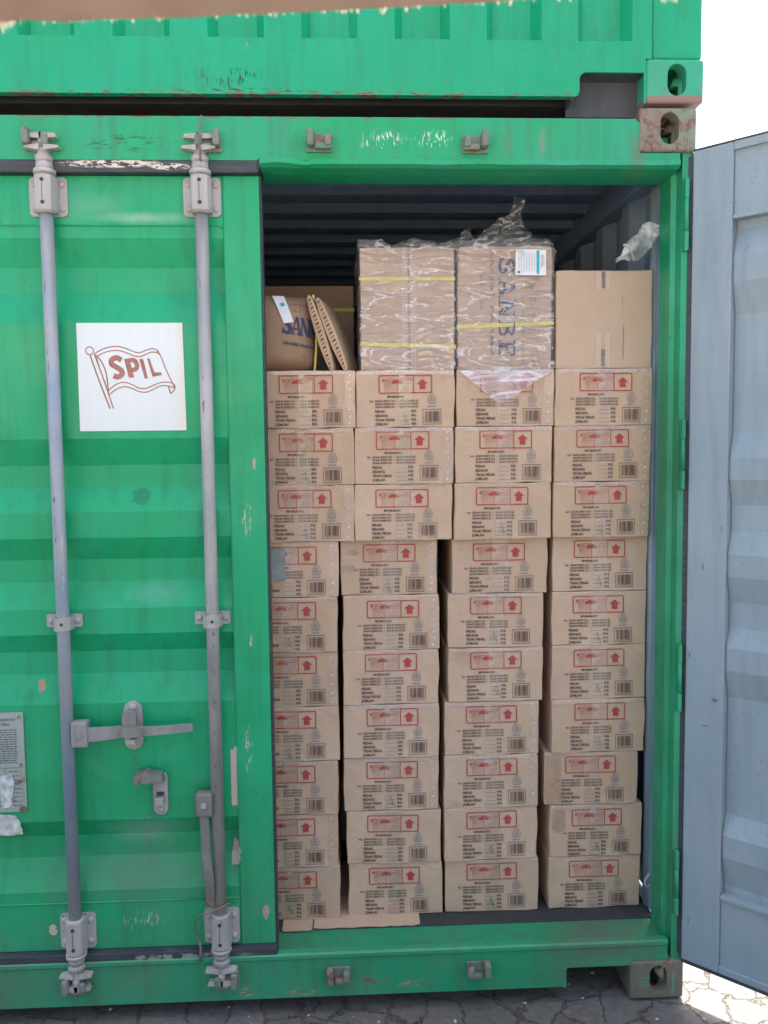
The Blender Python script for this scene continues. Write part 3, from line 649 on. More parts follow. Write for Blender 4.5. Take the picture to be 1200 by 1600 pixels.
b = BM(); tube(b, [(1.066, -.020, 2.43), (1.066, -.030, 2.47), (1.067, -.034, 2.50), (1.068, -.020, 2.53), (1.070, -.012, 2.556)], .0026, 6); obj('tie_wire', b, 'wire', dr)

# logo sticker
st = BM(); prism(st, [(.703, 1.715), (.998, 1.715), (.9945, 2.013), (.7035, 2.014)], YD-.0012, YD-.0002, 1); sk = obj('logo_sticker', st, 'sticker', dr)
def LP(x, y): return ((x-103)/1017*.2925, (1088-y)/1000*.298)
I = Ink((.704, YD-.0016, 1.715), (1, 0, 0), (0, 0, 1), (0, -1, 0)); lw = .0030
def ln(P, w=lw, closed=False, sm=8): I.line(smooth_path([LP(*p) for p in P], sm, closed), w, closed)
cx_, cy_ = LP(219, 341); I.line([(cx_+.0108*math.cos(a), cy_+.0108*math.sin(a)) for a in [k*math.pi/12 for k in range(24)]], .003, True)
for P in ([(222, 382), (300, 620), (395, 880)], [(262, 372), (340, 600), (428, 880)]): ln(P, .0042 if P[0][0] == 222 else .0034)
ln([(262, 372), (320, 430), (365, 530), (380, 640), (385, 745)], .0036); ln([(285, 400), (300, 470), (340, 590), (372, 680)], .0022)
ln([(262, 368), (370, 318), (480, 302), (560, 320), (640, 352), (700, 360), (770, 335), (830, 325), (870, 345), (892, 385)])
ln([(280, 395), (380, 352), (480, 340), (560, 358), (640, 390), (700, 398), (760, 375), (810, 357), (860, 362), (888, 380)])
ln([(862, 345), (900, 400), (940, 510), (1000, 640), (1022, 690)]); ln([(385, 712), (450, 660), (530, 635), (610, 655), (680, 690), (750, 693), (830, 660), (900, 638), (960, 637), (1000, 645), (1024, 668)])
ln([(390, 752), (460, 700), (540, 675), (620, 695), (680, 722), (750, 728), (820, 700), (890, 672), (960, 672), (1020, 692)]); ln([(1024, 665), (1026, 695), (1005, 725), (980, 745)]); ln([(962, 676), (972, 712), (982, 745)], .0036)
lw = .0152
I.line(smooth_path([LP(*p) for p in ((520, 430), (475, 408), (430, 425), (425, 465), (470, 495), (515, 525), (520, 560), (480, 585), (440, 572))], 8), .0148)
I.poly([LP(*p) for p in ((545, 415), (598, 420), (637, 592), (585, 592))]); I.line(smooth_path([LP(*p) for p in ((575, 438), (640, 432), (668, 480), (650, 515), (600, 522))], 8), .0122)
I.poly([LP(*p) for p in ((690, 420), (730, 420), (768, 602), (738, 602))]); I.poly([LP(*p) for p in ((765, 415), (790, 415), (832, 545), (898, 545), (903, 572), (812, 586))])
I.done('logo_print', 'logo_ink', sk)
# tarnished customs plate at the left edge of the picture
b = BM(); prism(b, rrect(.33, .626, .512, .918, .004), YD-.004, YD-.0006, 1)
for x in (.342, .500):
    for z in (.640, .765, .905): cyl(b, (x, YD-.004, z), (x, YD-.0062, z), .0045, n=12, mi=1)
pl = obj('data_plate', b, 'placard', dr, mats=['placard', 'old_steel'])
I = Ink((0, YD-.0044, 0), (1, 0, 0), (0, 0, 1), (0, -1, 0))
I.text('APPROVED FOR TRANSPORT', .345, .893, .0075, bold=.02, width=.145); I.text('UNDER CUSTOMS SEAL', .362, .880, .0075, bold=.02, width=.112)
rg = random.Random(2)
for k in range(15):
    z = .866-k*.0068; x = .345
    while x < .49: w_ = rg.uniform(.004, .016); I.rect(x, z, min(x+w_, .492), z+.0026); x += w_+.003
I.line([(.338, .757), (.505, .757)], .0012); I.line([(.455, .757), (.455, .632)], .0012); I.line([(.338, .694), (.505, .694)], .0010)
for k in range(9):
    z = .745-k*.0125; x = .345
    while x < .498: w_ = rg.uniform(.004, .012); (abs(x-.45) > .012) and I.rect(x, z, min(x+w_, .499), z+.0022); x += w_+.004
I.done('plate_lettering', 'plate_text', pl)
def torn(name, pts, par, y=YD-.0075, mat='torn_white'):
    rr = random.Random(len(pts)); P = []
    for i, p in enumerate(pts):
        q = pts[(i+1) % len(pts)]
        for k in range(6): f = k/6; P.append((p[0]+(q[0]-p[0])*f+rr.uniform(-.0022, .0022), p[1]+(q[1]-p[1])*f+rr.uniform(-.0022, .0022)))
    b = BM(); prism(b, P, y, y+.0009, 1); return obj(name, b, mat, par)
torn('torn_sticker', [(.44, .732), (.476, .740), (.480, .70), (.470, .66), (.478, .642), (.44, .640)], pl)
torn('torn_sticker', [(.42, .618), (.478, .616), (.492, .590), (.497, .556), (.42, .558)], dr, YD-.0032)

# ---- right door, swung open past the jamb
ANG = R(43)
od = empty('open_door', (2.424, -.001, 0), -ANG); od.parent = low; tag(od, 'open right-hand door showing its pale blue-grey inner face')
# built as a mesh part: the empty is replaced by the door mesh below
bpy.data.objects.remove(od)
b = BM(); Z0, Z1 = .125, 2.472; DW = 1.17
box(b, (0, 0, Z0), (.108, .050, Z1), .004); box(b, (DW-.10, 0, Z0), (DW, .050, Z1), .004)
prism_strip(b, [(.0355-.024*d, z) for z, d in DL], [(.0385-.024*d, z) for z, d in DL], .109, DW-.101, 0)
for za, zb, s in ((2.280, Z1, 1), (Z0, .345, -1)):               # top and bottom members: shallow channels
    box(b, (.1085, .010, za), (DW-.1005, .049, zb), .002)
    if s > 0: box(b, (.1085, .0005, zb-.022), (DW-.1005, .0095, zb), .002); box(b, (.1085, .002, za-.012), (DW-.1005, .045, za-.0003), .002)
    else: box(b, (.1085, .0005, za), (DW-.1005, .0095, za+.020), .002); box(b, (.1085, .002, zb+.0003), (DW-.1005, .045, zb+.013), .002)
dro = obj('open_door', b, 'inner_grey', low); dro.location = (2.424, -.001, 0); dro.rotation_euler = (0, 0, -ANG)
tag(dro, 'open right-hand door showing its pale blue-grey inner face')
b = BM(); box(b, (-.022, .004, Z0+.01), (-.0005, .030, Z1-.01), .003); box(b, (-.010, .0305, Z0), (-.0005, .046, Z1)); box(b, (0, .002, Z0-.011), (DW, .046, Z0-.0005)); box(b, (0, .002, Z1+.0005), (DW, .046, Z1+.006))
obj('door_gasket', b, 'rubber', dro)
b = BM(); pts = []
for i in range(len(DL)-1):
    (za, da), (zb, db) = DL[i], DL[i+1]
    for k in range(4): f = k/4; pts.append((.1088,   .0345-.024*(da+(db-da)*f), za+(zb-za)*f))
tube(b, pts, .0026, 6); obj('sealant_seam', b, 'caulk', dro)
for x, z, w_, h_ in ((.085, .93, .008, .006), (.060, .85, .010, .002), (.045, 1.31, .003, .010), (.012, 1.05, .002, .008), (.095, 1.42, .002, .012), (.02, .25, .002, .012), (.14, 1.30, .006, .002)):
    P = [(x+w_*math.cos(a)*(.7+.5*random.random()), z+h_*math.sin(a)*(.7+.5*random.random())) for a in [k*.7 for k in range(9)]]
    b = BM(); prism(b, P, -.0006 if x < .108 else .034, .0006 if x < .108 else .036, 1); obj('rust_spot', b, 'keeper', dro)

# ------------------------------------------------------------------ UPPER CONTAINER (blind end)
UZ, UX = 2.603, .014
up = empty('shipping_container', (UX, 0, UZ), label='green freight container stacked on top, showing its ribbed blind end', cat='shipping container', group='stacked green containers')
for x, mx in ((W, False), (0, True)):
    casting(up, (x, 0, 0), 'casting_up', mx); casting(up, (x, 0, H-.118), 'casting_up', mx)
    casting(up, (x, L, 0), 'casting_up', mx, True); casting(up, (x, L, H-.118), 'casting_up', mx, True)
    xa, xb = ((W-.146, W-.004) if not mx else (.004, .146))
    b = BM(); box(b, (xa, .004, .118), (xb, .15, H-.118), .012, 3); obj('corner_post', b, 'upper_green', up)
    b = BM(); box(b, (xa, L-.15, .118), (xb, L-.004, H-.118), .012, 3); obj('corner_post', b, 'upper_green', up)
n0, n1, nt = 2.090, 2.270, .082
b = BM(); B0 = .017
arc = [(n0+.020-.020*math.cos(a), nt-.020+.020*math.sin(a)) for a in [math.pi/2*k/5 for k in range(6)]]
prism(b, [(.168, .165), (.168, B0), (n0-.012, B0), (n0-.003, B0+.004), (n0, B0+.016)] + arc + [(n1, nt), (n1, .0), (W-.1625, .0), (W-.1625, .119), (W-.1465, .119), (W-.1465, .165)], .004, .011, 1)
box(b, (.168, .0115, B0), (n0-.01, .026, B0+.006)); box(b, (.168, .0115, .155), (W-.1465, .05, .165))
obj('bottom_rail', b, 'upper_green', up)
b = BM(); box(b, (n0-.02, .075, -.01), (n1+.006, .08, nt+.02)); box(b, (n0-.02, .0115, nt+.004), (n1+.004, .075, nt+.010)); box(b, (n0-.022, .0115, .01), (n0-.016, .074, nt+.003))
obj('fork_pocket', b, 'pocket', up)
b = BM(); P = []
x = .062-.35
pitch = .2525
while x < 2.35:
    for q, h in ((0, .006), (.40, .006), (.49, .044), (.91, .044)):
        xx = x+q*pitch
        if .145 < xx < W-.15: P.append((xx, h))
    x += pitch
P = [(.146, P[0][1])]+P+[(W-.1465, P[-1][1])]
prism_strip(b, P, [(x, y+.003) for x, y in P], .1655, H-.12, 2); obj('end_wall', b, 'upper_green', up)
b = BM(); box(b, (.146, .004, H-.119), (W-.146, .06, H-.01)); obj('top_rail', b, 'upper_green', up)
for mx in (0, 1):
    xs = (W-.04, W-.008) if mx else (.04, .008); P = [(x, y) for y, x in corr(.152, L-.152, .278, xs[0], xs[1])]
    b = BM(); prism_strip(b, P, [(x+(.003 if mx else -.003), y) for x, y in P], .15, H-.06, 2)
    box(b, (W-.06 if mx else .004, .179, .03), (W-.004 if mx else .06, L-.179, .149)); obj('side_wall', b, 'upper_green', up)
b = BM(); P = corr(.062, L-.01, .209, H-.02, H-.04); prism_strip(b, P, [(y, z+.003) for y, z in P], .03, W-.03, 0); obj('roof', b, 'upper_green', up)
b = BM(); box(b, (.07, .10, .03), (W-.07, L-.1, .12)); [box(b, (.08, .2+.35*i, .02), (W-.08, .24+.35*i, .0895)) for i in range(16)]; obj('underframe', b, 'dark_steel', up)
b = BM(); box(b, (.2, L-.03, .12), (W-.2, L-.01, H-.04)); obj('end_wall', b, 'upper_green', up)

# ------------------------------------------------------------------ PRINTED CARTONS
CW, CH, CD = .302, .1722, .40
def warped_box(w, d, h, bev, amp, seed, nx=10, nz_=6):
    """box with base centre of its front face at the origin, slightly bulged faces and worn edges"""
    b = BM(); box(b, (-w/2, 0, 0), (w/2, d, h), bev, 3)
    es = [e for e in b.edges if e.calc_length() > .05]
    bmesh.ops.subdivide_edges(b, edges=es, cuts=7, use_grid_fill=True)
    for v in b.verts:
        c = v.co; edge = sum((abs(abs(c.x)-w/2) < bev*1.2, min(abs(c.y), abs(c.y-d)) < bev*1.2, min(abs(c.z), abs(c.z-h)) < bev*1.2))
        n = noise.noise_vector(c*13+Vector((seed*7, 0, 0)))
        k = amp*(1.6 if edge >= 2 else .35); c.x += n.x*k; c.z += n.z*k*.8; c.y += n.y*k*(1 if edge >= 2 else .4)
    return b
def mesh_of(bm, mats, smooth=False):
    me = bpy.data.meshes.new('m'); bmesh.ops.recalc_face_normals(bm, faces=bm.faces); bm.to_mesh(me); bm.free()
    for m in mats: me.materials.append(M[m])
    return me
bodies = [mesh_of(warped_box(CW-.003, CD, CH-.0012, .0038, .0030, s), ['board']) for s in range(5)]
FY = -.0022                                     # print plane just in front of the board
def K(): return Ink((-CW/2, FY, 0), (1, 0, 0), (0, 0, 1), (0, -1, 0))
s_ = .0002975
def px(x, y): return ((x-40)*s_, CH-(y-72)*s_)  # layout measured on one carton front
def build_prints():
    r = K()                                     # red handling panel: outline, divider, umbrella, arrow
    a = px(287, 297); c = px(822, 122); r.line(rrect(a[0], a[1], c[0], c[1], .004), .0031, True)
    d = px(638, 297)[0]; r.line([(d, a[1]), (d, c[1])], .0023)
    r.poly([px(*p) for p in ((728, 160), (785, 208), (758, 208), (758, 262), (698, 262), (698, 208), (671, 208))])
    dome_ = [(470+58*math.cos(t_), 202-34*math.sin(t_)) for t_ in [math.pi*k/12 for k in range(13)]]
    r.poly([px(*p) for p in dome_+[(438, 205), (455, 198), (470, 204), (485, 198), (502, 205)]])
    r.line([px(470, 198), px(470, 296)], .0011)
    red = r.done('t', 'red_ink')
    f = K(); cxx, cyy = px(333, 172); R1 = 18*s_
    f.poly([(cxx+R1*math.cos(k*math.pi/8), cyy+R1*math.sin(k*math.pi/8)) for k in range(16)])
    for k in range(9):
        t_ = math.pi*(.02+.48*k/8)+.02; e = (333+math.cos(t_)*(30), 172+math.sin(t_)*30); L2 = 330 if k < 5 else 125
        q = (333+math.cos(t_)*L2, 172+math.sin(t_)*L2); q = (min(q[0], 462), min(q[1], 290)); 
        if q[0] == 462: q = (462, min(290, 172+math.tan(t_)*129))
        if q[1] == 290: q = (333+(118)/max(.15, math.tan(t_)), 290)
        if q[0] < 470: f.line([px(*e), px(*q)], .0009)
    for j, (x0, y0, x1) in enumerate(((345, 165, 620), (520, 175, 628), (560, 150, 630), (545, 196, 625), (350, 150, 470))):
        f.line(smooth_path([px(x0+(x1-x0)*k/4, y0+(7 if k % 2 else -5)+k*1.5) for k in range(5)], 4), [.0002]+[.0015]*15+[.0004])
    for k in range(6): f.line([px(500+k*22, 292), px(560+k*12, 222)], .0007)
    faint = f.done('t', 'pale_red_ink')
    tx = K()
    tx.text('BPOM.RI.MD', *px(367, 344), 19*s_, bold=.045, width=175*s_); tx.text('NO.', *px(188, 387), 17*s_, bold=.03, width=43*s_)
    for i, (l_, r_) in enumerate((('256413001121', '256413002121'), ('256413003121', '256413004121'), ('256413005121', '256413006121'))):
        y = 386+i*30; tx.text(l_, *px(242, y), 19*s_, bold=.03, width=198*s_); tx.text('-', *px(454, y), 19*s_, bold=.03, width=11*s_); tx.text(r_, *px(485, y), 19*s_, bold=.03, width=196*s_)
    for w_, y, ww in (('PEDAS', 494, 100), ('SEDANG', 537, 128), ('TIDAK PEDAS', 580, 200), ('JUMLAH', 622, 128)):
        tx.text(w_, *px(240, y), 25*s_, bold=.035, width=ww*s_); tx.text('BAL', *px(607, y-3), 24*s_, bold=.035, width=56*s_)
        tx.line([px(492, y-4), px(594, y-4)], .0009); tx.rect(*px(483, y-2), *px(487, y-6)); tx.rect(*px(483, y-14), *px(487, y-18))
    text = tx.done('t', 'dark_ink')
    h = K()                                     # leaf-shaped halal mark with upright strokes
    out = [(820, 296), (838, 322), (860, 352), (866, 378), (852, 406), (820, 412), (788, 406), (776, 378), (782, 352), (802, 322)]
    h.line(smooth_path([px(*p) for p in out], 5, True), .0013, True)
    for x0, y0, y1 in ((820, 318, 392), (806, 340, 392), (834, 340, 392), (793, 362, 386), (848, 362, 386)): h.line([px(x0, y1), px(x0, y0)], .0014)
    h.line([px(790, 402), px(850, 402)], .001); h.text('HALAL', *px(776, 446), 16*s_, bold=.02, width=88*s_)
    halal = h.done('t', 'blue_ink')
    q = K(); a = px(728, 618); c = px(912, 468); q.line([a, (c[0], a[1]), c, (a[0], c[1])], .0020, True)
    rb = random.Random(5); x = 750
    while x < 893:
        w_ = rb.choice((2.4, 2.4, 4.5, 6.5)); q.rect(*px(x, 592 if 760 < x < 880 else 604), *px(min(x+w_, 895), 486)); x += w_+rb.choice((2.6, 4.0, 6))
    q.line([px(762, 600), px(876, 600)], .0012)
    bar = q.done('t', 'dark_ink')
    out = []
    for o in (red, faint, text, halal, bar): out.append(o.data); bpy.data.objects.remove(o)
    return out
P_RED, P_FAINT, P_TEXT, P_HALAL, P_BAR = build_prints()
def strip_mesh(pieces, mat):
    """thin tape pieces on the front face: (x0,z0,x1,z1) with wobbly edges"""
    V, F = [], []; rr = random.Random(11)
    for j, (x0, z0, x1, z1) in enumerate(pieces):
        n = 10; b0 = len(V); vert = (z1-z0) > (x1-x0)
        for i in range(n+1):
            f = i/n; w1, w2 = rr.uniform(-.0006, .0006), rr.uniform(-.0006, .0006)
            if vert: V += [(x0+w1, FY-.0006-.0001*j, z0+(z1-z0)*f), (x1+w2, FY-.0006-.0001*j, z0+(z1-z0)*f)]
            else: V += [(x0+(x1-x0)*f, FY-.0006-.0001*j, z0+w1), (x0+(x1-x0)*f, FY-.0006-.0001*j, z1+w2)]
        for i in range(n): F.append((b0+2*i, b0+2*i+1, b0+2*i+3, b0+2*i+2))
    o = meshobj('t', V, F, mat); me = o.data; bpy.data.objects.remove(o); return me
c0 = -CW/2
T_MID = strip_mesh([(c0+.128, .001, c0+.176, CH-.002)], 'tape'); T_MIDG = strip_mesh([(c0+.130, .001, c0+.170, CH-.030)], 'tape_green')
T_TOP = strip_mesh([(c0+.010, CH-.0125, c0+.298, CH-.0008), (c0+.131, CH-.023, c0+.150, CH-.013)], 'tape_edge')
T_TOPN = strip_mesh([(c0+.004, CH-.0055, c0+.298, CH-.0008)], 'tape_edge')
T_SIDE = strip_mesh([(c0+.270, .004, c0+.301, CH-.004)], 'tape')
def glints(n, seed):  # white slivers painted in for diagonal highlights on the side tape
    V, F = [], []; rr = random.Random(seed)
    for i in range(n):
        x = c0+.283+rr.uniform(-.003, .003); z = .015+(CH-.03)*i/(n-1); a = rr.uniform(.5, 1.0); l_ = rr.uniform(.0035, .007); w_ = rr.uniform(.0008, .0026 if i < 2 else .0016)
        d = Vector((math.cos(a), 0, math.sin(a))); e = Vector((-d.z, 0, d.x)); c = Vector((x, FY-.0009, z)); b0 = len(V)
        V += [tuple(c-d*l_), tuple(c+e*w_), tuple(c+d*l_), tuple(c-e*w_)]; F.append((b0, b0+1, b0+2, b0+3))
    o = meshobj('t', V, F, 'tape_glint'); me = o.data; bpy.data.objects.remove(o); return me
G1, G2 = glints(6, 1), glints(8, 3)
def scribble(k):
    i = K(); rr = random.Random(k)
    sh = [[(520, 540), (548, 505), (556, 590), (540, 570)], [(500, 575), (560, 560), (580, 610)], [(530, 600), (575, 590), (560, 640)]]
    for P in sh[:2+k % 2]: i.line(smooth_path([px(x+rr.uniform(-8, 8), y+rr.uniform(-6, 6)+10) for x, y in P], 5), .0016)
    o = i.done('t', 'green_ink'); me = o.data; bpy.data.objects.remove(o); return me
SCR = [scribble(k) for k in range(3)]
ROWS = [[1.326, 1.627, 1.931, 2.234], [1.320, 1.621, 1.926, 2.232], [1.318, 1.617, 1.923, 2.229], [1.266, 1.572, 1.917, 2.233], [1.260, 1.577, 1.904, 2.2325],
        [1.259, 1.575, 1.903, 2.232], [1.261, 1.574, 1.891, 2.231], [1.255, 1.571, 1.889, 2.210], [1.251, 1.578, 1.888, 2.226], [1.255, 1.582, 1.891, 2.224]]
ORD = ['topmost', 'second from the top', 'third from the top', 'fourth from the top', 'fifth from the top', 'sixth from the top', 'fourth from the bottom', 'third from the bottom', 'second from the bottom', 'bottom']
STK = ['leftmost stack', 'second stack from left', 'second stack from right', 'rightmost stack']
GLINT = {(0, 0): 2, (1, 1): 2, (2, 1): 0, (3, 1): 2, (4, 1): 2, (5, 0): 1, (3, 0): 1, (0, 2): 1, (1, 3): 1, (0, 3): 1, (8, 0): 1, (7, 1): 1, (2, 0): 1, (4, 0): 0, (2, 3): 1, (7, 2): 1, (6, 2): 1}
GREENT = {(0, 0), (0, 1), (1, 1), (1, 0)}
INKED = {(4, 0): 0, (5, 2): 1, (3, 3): 2, (6, 3): 1, (8, 2): 0, (9, 2): 2, (7, 1): 0, (2, 3): 1, (0, 1): 2, (8, 3): 2, (0, 2): -1}
EXTRA = {(4, 0): ' with green number', (3, 1): ' with grey scuff', (7, 3): ' with brown stain', (8, 2): ' with green strokes', (3, 0): ' with grey tape',
         (0, 2): ' under drooping plastic', (1, 1): ' with greenish tape', (8, 3): ' with pale brown stain'}
rg = random.Random(21)
tag_rows = 'printed cartons stacked in the container'
def child(name, me, parent):
    o = bpy.data.objects.new(name, me); COL.objects.link(o); o.parent = parent; return o
cartons = {}
for r_ in range(10):
    for c_ in range(4):
        z = .172+(9-r_)*CH; y = (.178 if r_ < 3 else .200)+rg.uniform(-.004, .004)
        if c_ == 0 and r_ >= 3: y -= .012
        if r_ == 9: y = .203 if c_ else .192
        rz = R(rg.uniform(-1.0, 1.0)); 
        if (r_, c_) == (8, 2): rz = R(1.5)
        if (r_, c_) == (7, 3): rz = R(-.8)
        q = empty('carton', (ROWS[r_][c_], y, z), rz, label='printed carton%s, %s in the %s' % (EXTRA.get((r_, c_), ''), ORD[r_], STK[c_]), cat='carton', group=tag_rows)
        cartons[(r_, c_)] = q
        child('box_body', bodies[(r_*4+c_*3) % 5], q)
        dx, dz, rr_ = rg.uniform(-.006, .004), rg.uniform(-.0025, .0022), R(rg.uniform(-.5, .5))
        for nm_, me_ in (('handling_symbols', P_RED), ('sun_and_rain_print', P_FAINT), ('printed_text', P_TEXT), ('halal_mark', P_HALAL), ('barcode', P_BAR)):
            o_ = child(nm_, me_, q); o_.location = (dx, 0, dz); o_.rotation_euler = (0, rr_, 0)
        child('packing_tape', T_MIDG if (r_, c_) in GREENT else T_MID, q); child('folded_tape_edge', T_TOP if r_ < 2 or rg.random() < .3 else T_TOPN, q)
        g = GLINT.get((r_, c_), 0)
        if g: child('side_tape', T_SIDE, q); child('painted_tape_glints', G1 if g == 1 else G2, q)
        k = INKED.get((r_, c_), rg.randrange(3) if rg.random() < .4 else -1)
        if k >= 0: o_ = child('handwriting', SCR[k], q); o_.location = (dx+rg.uniform(-.004, .004), 0, dz+rg.uniform(-.002, .01))
# stains and tape patches that belong to single cartons
def patch(q, P, mat, name, y=-.0034, th=.0006):
    b = BM(); prism(b, P, y, y+th, 1); return obj(name, b, mat, q)
patch(cartons[(3, 0)], rrect(-.012-.05, .052, -.012, .150, .002), 'grey_tape', 'grey_tape_patch')

def smudge(q, x0, z0, x1, z1, mat, name, sd):
    rr = random.Random(sd); P = [(a+rr.uniform(-.003, .003), b_+rr.uniform(-.003, .003)) for a, b_ in rrect(x0, z0, x1, z1, min(x1-x0, z1-z0)*.35, 4)]
    return meshobj(name, [(a, -.0035, b_) for a, b_ in P], [tuple(range(len(P)))], mat, q)
smudge(cartons[(7, 3)], -.148, .006, -.095, .166, 'stain', 'brown_stain', 1)
smudge(cartons[(8, 3)], -.140, .085, -.100, .160, 'stain', 'brown_stain', 2)
smudge(cartons[(3, 1)], -.149, .072, -.105, .098, 'scuff', 'grey_scuff', 3); smudge(cartons[(3, 1)], -.128, .128, -.095, .143, 'scuff', 'grey_scuff', 4)
# ------------------------------------------------------------------ GOODS ON TOP OF THE CARTONS
TOPZ = .172+10*CH+.0006
# plastic-wrapped box with two yellow straps
def strap_band(bm, w, d, z, th=.011, tilt=0.0, bow=.002):
    pts = []; n = 8
    loop = [(-w/2, 0), (w/2, 0), (w/2, d), (-w/2, d)]
    for i in range(4):
        a, b_ = loop[i], loop[(i+1) % 4]
        for k in range(n): f = k/n; pts.append((a[0]+(b_[0]-a[0])*f, a[1]+(b_[1]-a[1])*f))
    ring = []
    for x, y in pts:
        cx, cy = x, y-d/2; s = 1.010; zz = z+tilt*x; X, Y = x+(.0022 if x > 0 else -.0022), y+(-.0030 if y < d/2 else .003)
        ring.append([bm.verts.new((X, Y, zz-th/2)), bm.verts.new((X, Y, zz+th/2))])
    for i in range(len(ring)):
        a, b_ = ring[i], ring[(i+1) % len(ring)]; bm.faces.new((a[0], b_[0], b_[1], a[1]))
def wrap_shell(w, d, h, seed, puff, topx=0.0):
    """loose crumpled film round the front, sides and top of a box"""
    b = BM(); box(b, (-w/2-.002, -.005, 0), (w/2+.002, d, h+.003), .006, 2)
    bmesh.ops.delete(b, geom=[f for f in b.faces if f.calc_center_median().z < .001], context='FACES')
    es = [e for e in b.edges if e.calc_length() > .05]; bmesh.ops.subdivide_edges(b, edges=es, cuts=34, use_grid_fill=True)
    for v in b.verts:
        c = v.co.copy(); cen = Vector((0, d/2, h*.5)); nn = Vector((c.x/(w/2), (c.y-d/2)/(d/2), (c.z-h/2)/(h/2))); m = max(abs(nn.x), abs(nn.y), abs(nn.z))
        ax = Vector([q if abs(q) > m-.06 else 0 for q in nn]).normalized()
        rdg = 1-abs(noise.noise(Vector((c.x*10+c.z*5+seed, c.y*12, c.z*16-c.x*6)))*2); r2 = 1-abs(noise.noise(c*30+Vector((seed, 3, 1)))*2)
        top = 1.0 if c.z > h*.86 else .28
        v.co += ax*(max(0, rdg)**4*.010*top*puff + max(0, r2)**4*.0022*puff + .001)
        if c.z > h: v.co.z += abs(noise.noise(c*7+Vector((seed, 0, 0))))*.030*puff
    return b
bx = empty('wrapped_box', (1.6365, .190, TOPZ), R(.2), label='tall brown box in clear plastic with two yellow straps, on the second carton stack', cat='box')
obj('box_body', warped_box(.284, .30, .364, .004, .0016, 9), 'board_pale', bx)
b = BM(); strap_band(b, .286, .30, .272, tilt=.0); strap_band(b, .286, .30, .074, tilt=-.03)
obj('yellow_strap', b, 'strap', bx)
I = Ink((0, -.0026, 0), (1, 0, 0), (0, 0, 1), (0, -1, 0))
def chevrons(I, xc, z0, z1, w, mirrored=True):
    z = z0
    while z < z1:
        for s in (-1, 1):
            for k in range(2): x0 = xc+s*(.006+.008*k); I.line([(x0, z), (x0+s*.006, z+.006)], .0016)
        z += .009
chevrons(I, .004, .005, .36, .03); I.done('printed_seam_tape', 'label_paper', bx)
b = BM(); box(b, (.0035, -.0030, 0), (.0045, -.0022, .362)); obj('flap_seam', b, 'navy_ink', bx)
o = obj('plastic_wrap', wrap_shell(.286, .305, .366, 4, 1.0), 'wrap', bx, True)

# sack-like wrapped box with turned lettering
by = empty('wrapped_carton', (1.9335, .192, TOPZ), R(-.3), label='clear-wrapped brown carton lettered SANBE sideways, one yellow strap and white label', cat='carton')
b = BM(); box(b, (-.146, 0, 0), (.146, .32, .372), .020, 4); es = [e for e in b.edges if e.calc_length() > .05]; bmesh.ops.subdivide_edges(b, edges=es, cuts=14, use_grid_fill=True)
for v in b.verts:
    c = v.co; v.co += noise.noise_vector(c*9)*.0035; 
    if c.z > .3: v.co.z += .006*nz((c.x*9, c.y*9, 2), 1)
    if c.y < .01: v.co.y = -.0005+.0010*nz((c.x*9, c.z*9, 7), 1)
obj('box_body', b, 'board_pale', by, True)
I = Ink((-.146, -.0028, .372), (0, 0, -1), (1, 0, 0), (0, -1, 0))       # text runs downwards, letter tops to the right
serif_word(I, 'SANBE', .038, .126, .050, adv=.0440, squeeze=1.40)
I.done('lettering', 'navy_ink', by)
I = Ink((-.146, -.0028, .372), (0, 0, -1), (1, 0, 0), (0, -1, 0))
I.text('SANBE FARMA', .012, .100, .011, bold=.01, width=.330); I.text('INDONESIA', .09, .070, .009, bold=.0, width=.10)
for k, z in enumerate((.105, .150, .193, .242, .283, .330)):
    I.line([(z-.003, 0.209), (z+.036, 0.209), (z+.036, 0.247), (z-.003, 0.247)], .0011, True)
    c = z+.0165
    if k == 0: I.poly([(c-.009, 0.217), (c+.005, 0.217), (c+.010, 0.229), (c-.004, 0.239), (c-.010, 0.231)])
    elif k == 1: I.line(smooth_path([(c-.008, 0.219), (c-.010, 0.233), (c, 0.239), (c+.010, 0.233), (c+.008, 0.219)], 5), .0025); I.line([(c, 0.219), (c, 0.233)], .002)
    elif k == 2: I.line([(c, 0.217), (c, 0.237)], .0022); I.line([(c-.010, 0.229), (c, 0.238), (c+.010, 0.229)], .0018)
    elif k == 3: I.line([(c-.006, 0.217), (c-.006, 0.239)], .0022); I.line([(c+.006, 0.217), (c+.006, 0.239)], .0022)
    elif k == 4: I.text('5', c-.006, 0.220, .018, bold=.03)
    else: I.line([(c-.011, 0.217), (c+.011, 0.239)], .0018); I.line([(c-.011, 0.239), (c+.006, 0.221), (c+.011, 0.217)], .0016)
    if k: I.line([(z, 0.202), (z+.032, 0.202)], .0012); I.line([(z, 0.198), (z+.026, 0.198)], .0012)
I.done('small_print', 'grey_ink', by)
b = BM(); strap_band(b, .293, .32, .134, .012, tilt=.035); obj('yellow_strap', b, 'strap', by)
b = BM(); prism(b, [(.029, .281), (.122, .279), (.122, .355), (.030, .357)], -.0112, -.0108, 1); lb = obj('address_label', b, 'label_paper', by)
I = Ink((.029, -.0116, .280), (1, 0, 0), (0, 0, 1), (0, -1, 0)); I.rect(.064, .004, .073, .073); lb2 = I.done('label_stripe', 'cyan', lb)
I = Ink((.029, -.0116, .280), (1, 0, 0), (0, 0, 1), (0, -1, 0)); rr = random.Random(8)
for k in range(11):
    x = .008+k*.005; z = .006+rr.uniform(0, .008)
    while z < .066: l_ = rr.uniform(.003, .012); I.line([(x, z), (x, min(z+l_, .070))], .0008); z += l_+.002
for k in range(3): x = .078+k*.004; I.line([(x, .02+.004*k), (x, .06)], .0009)
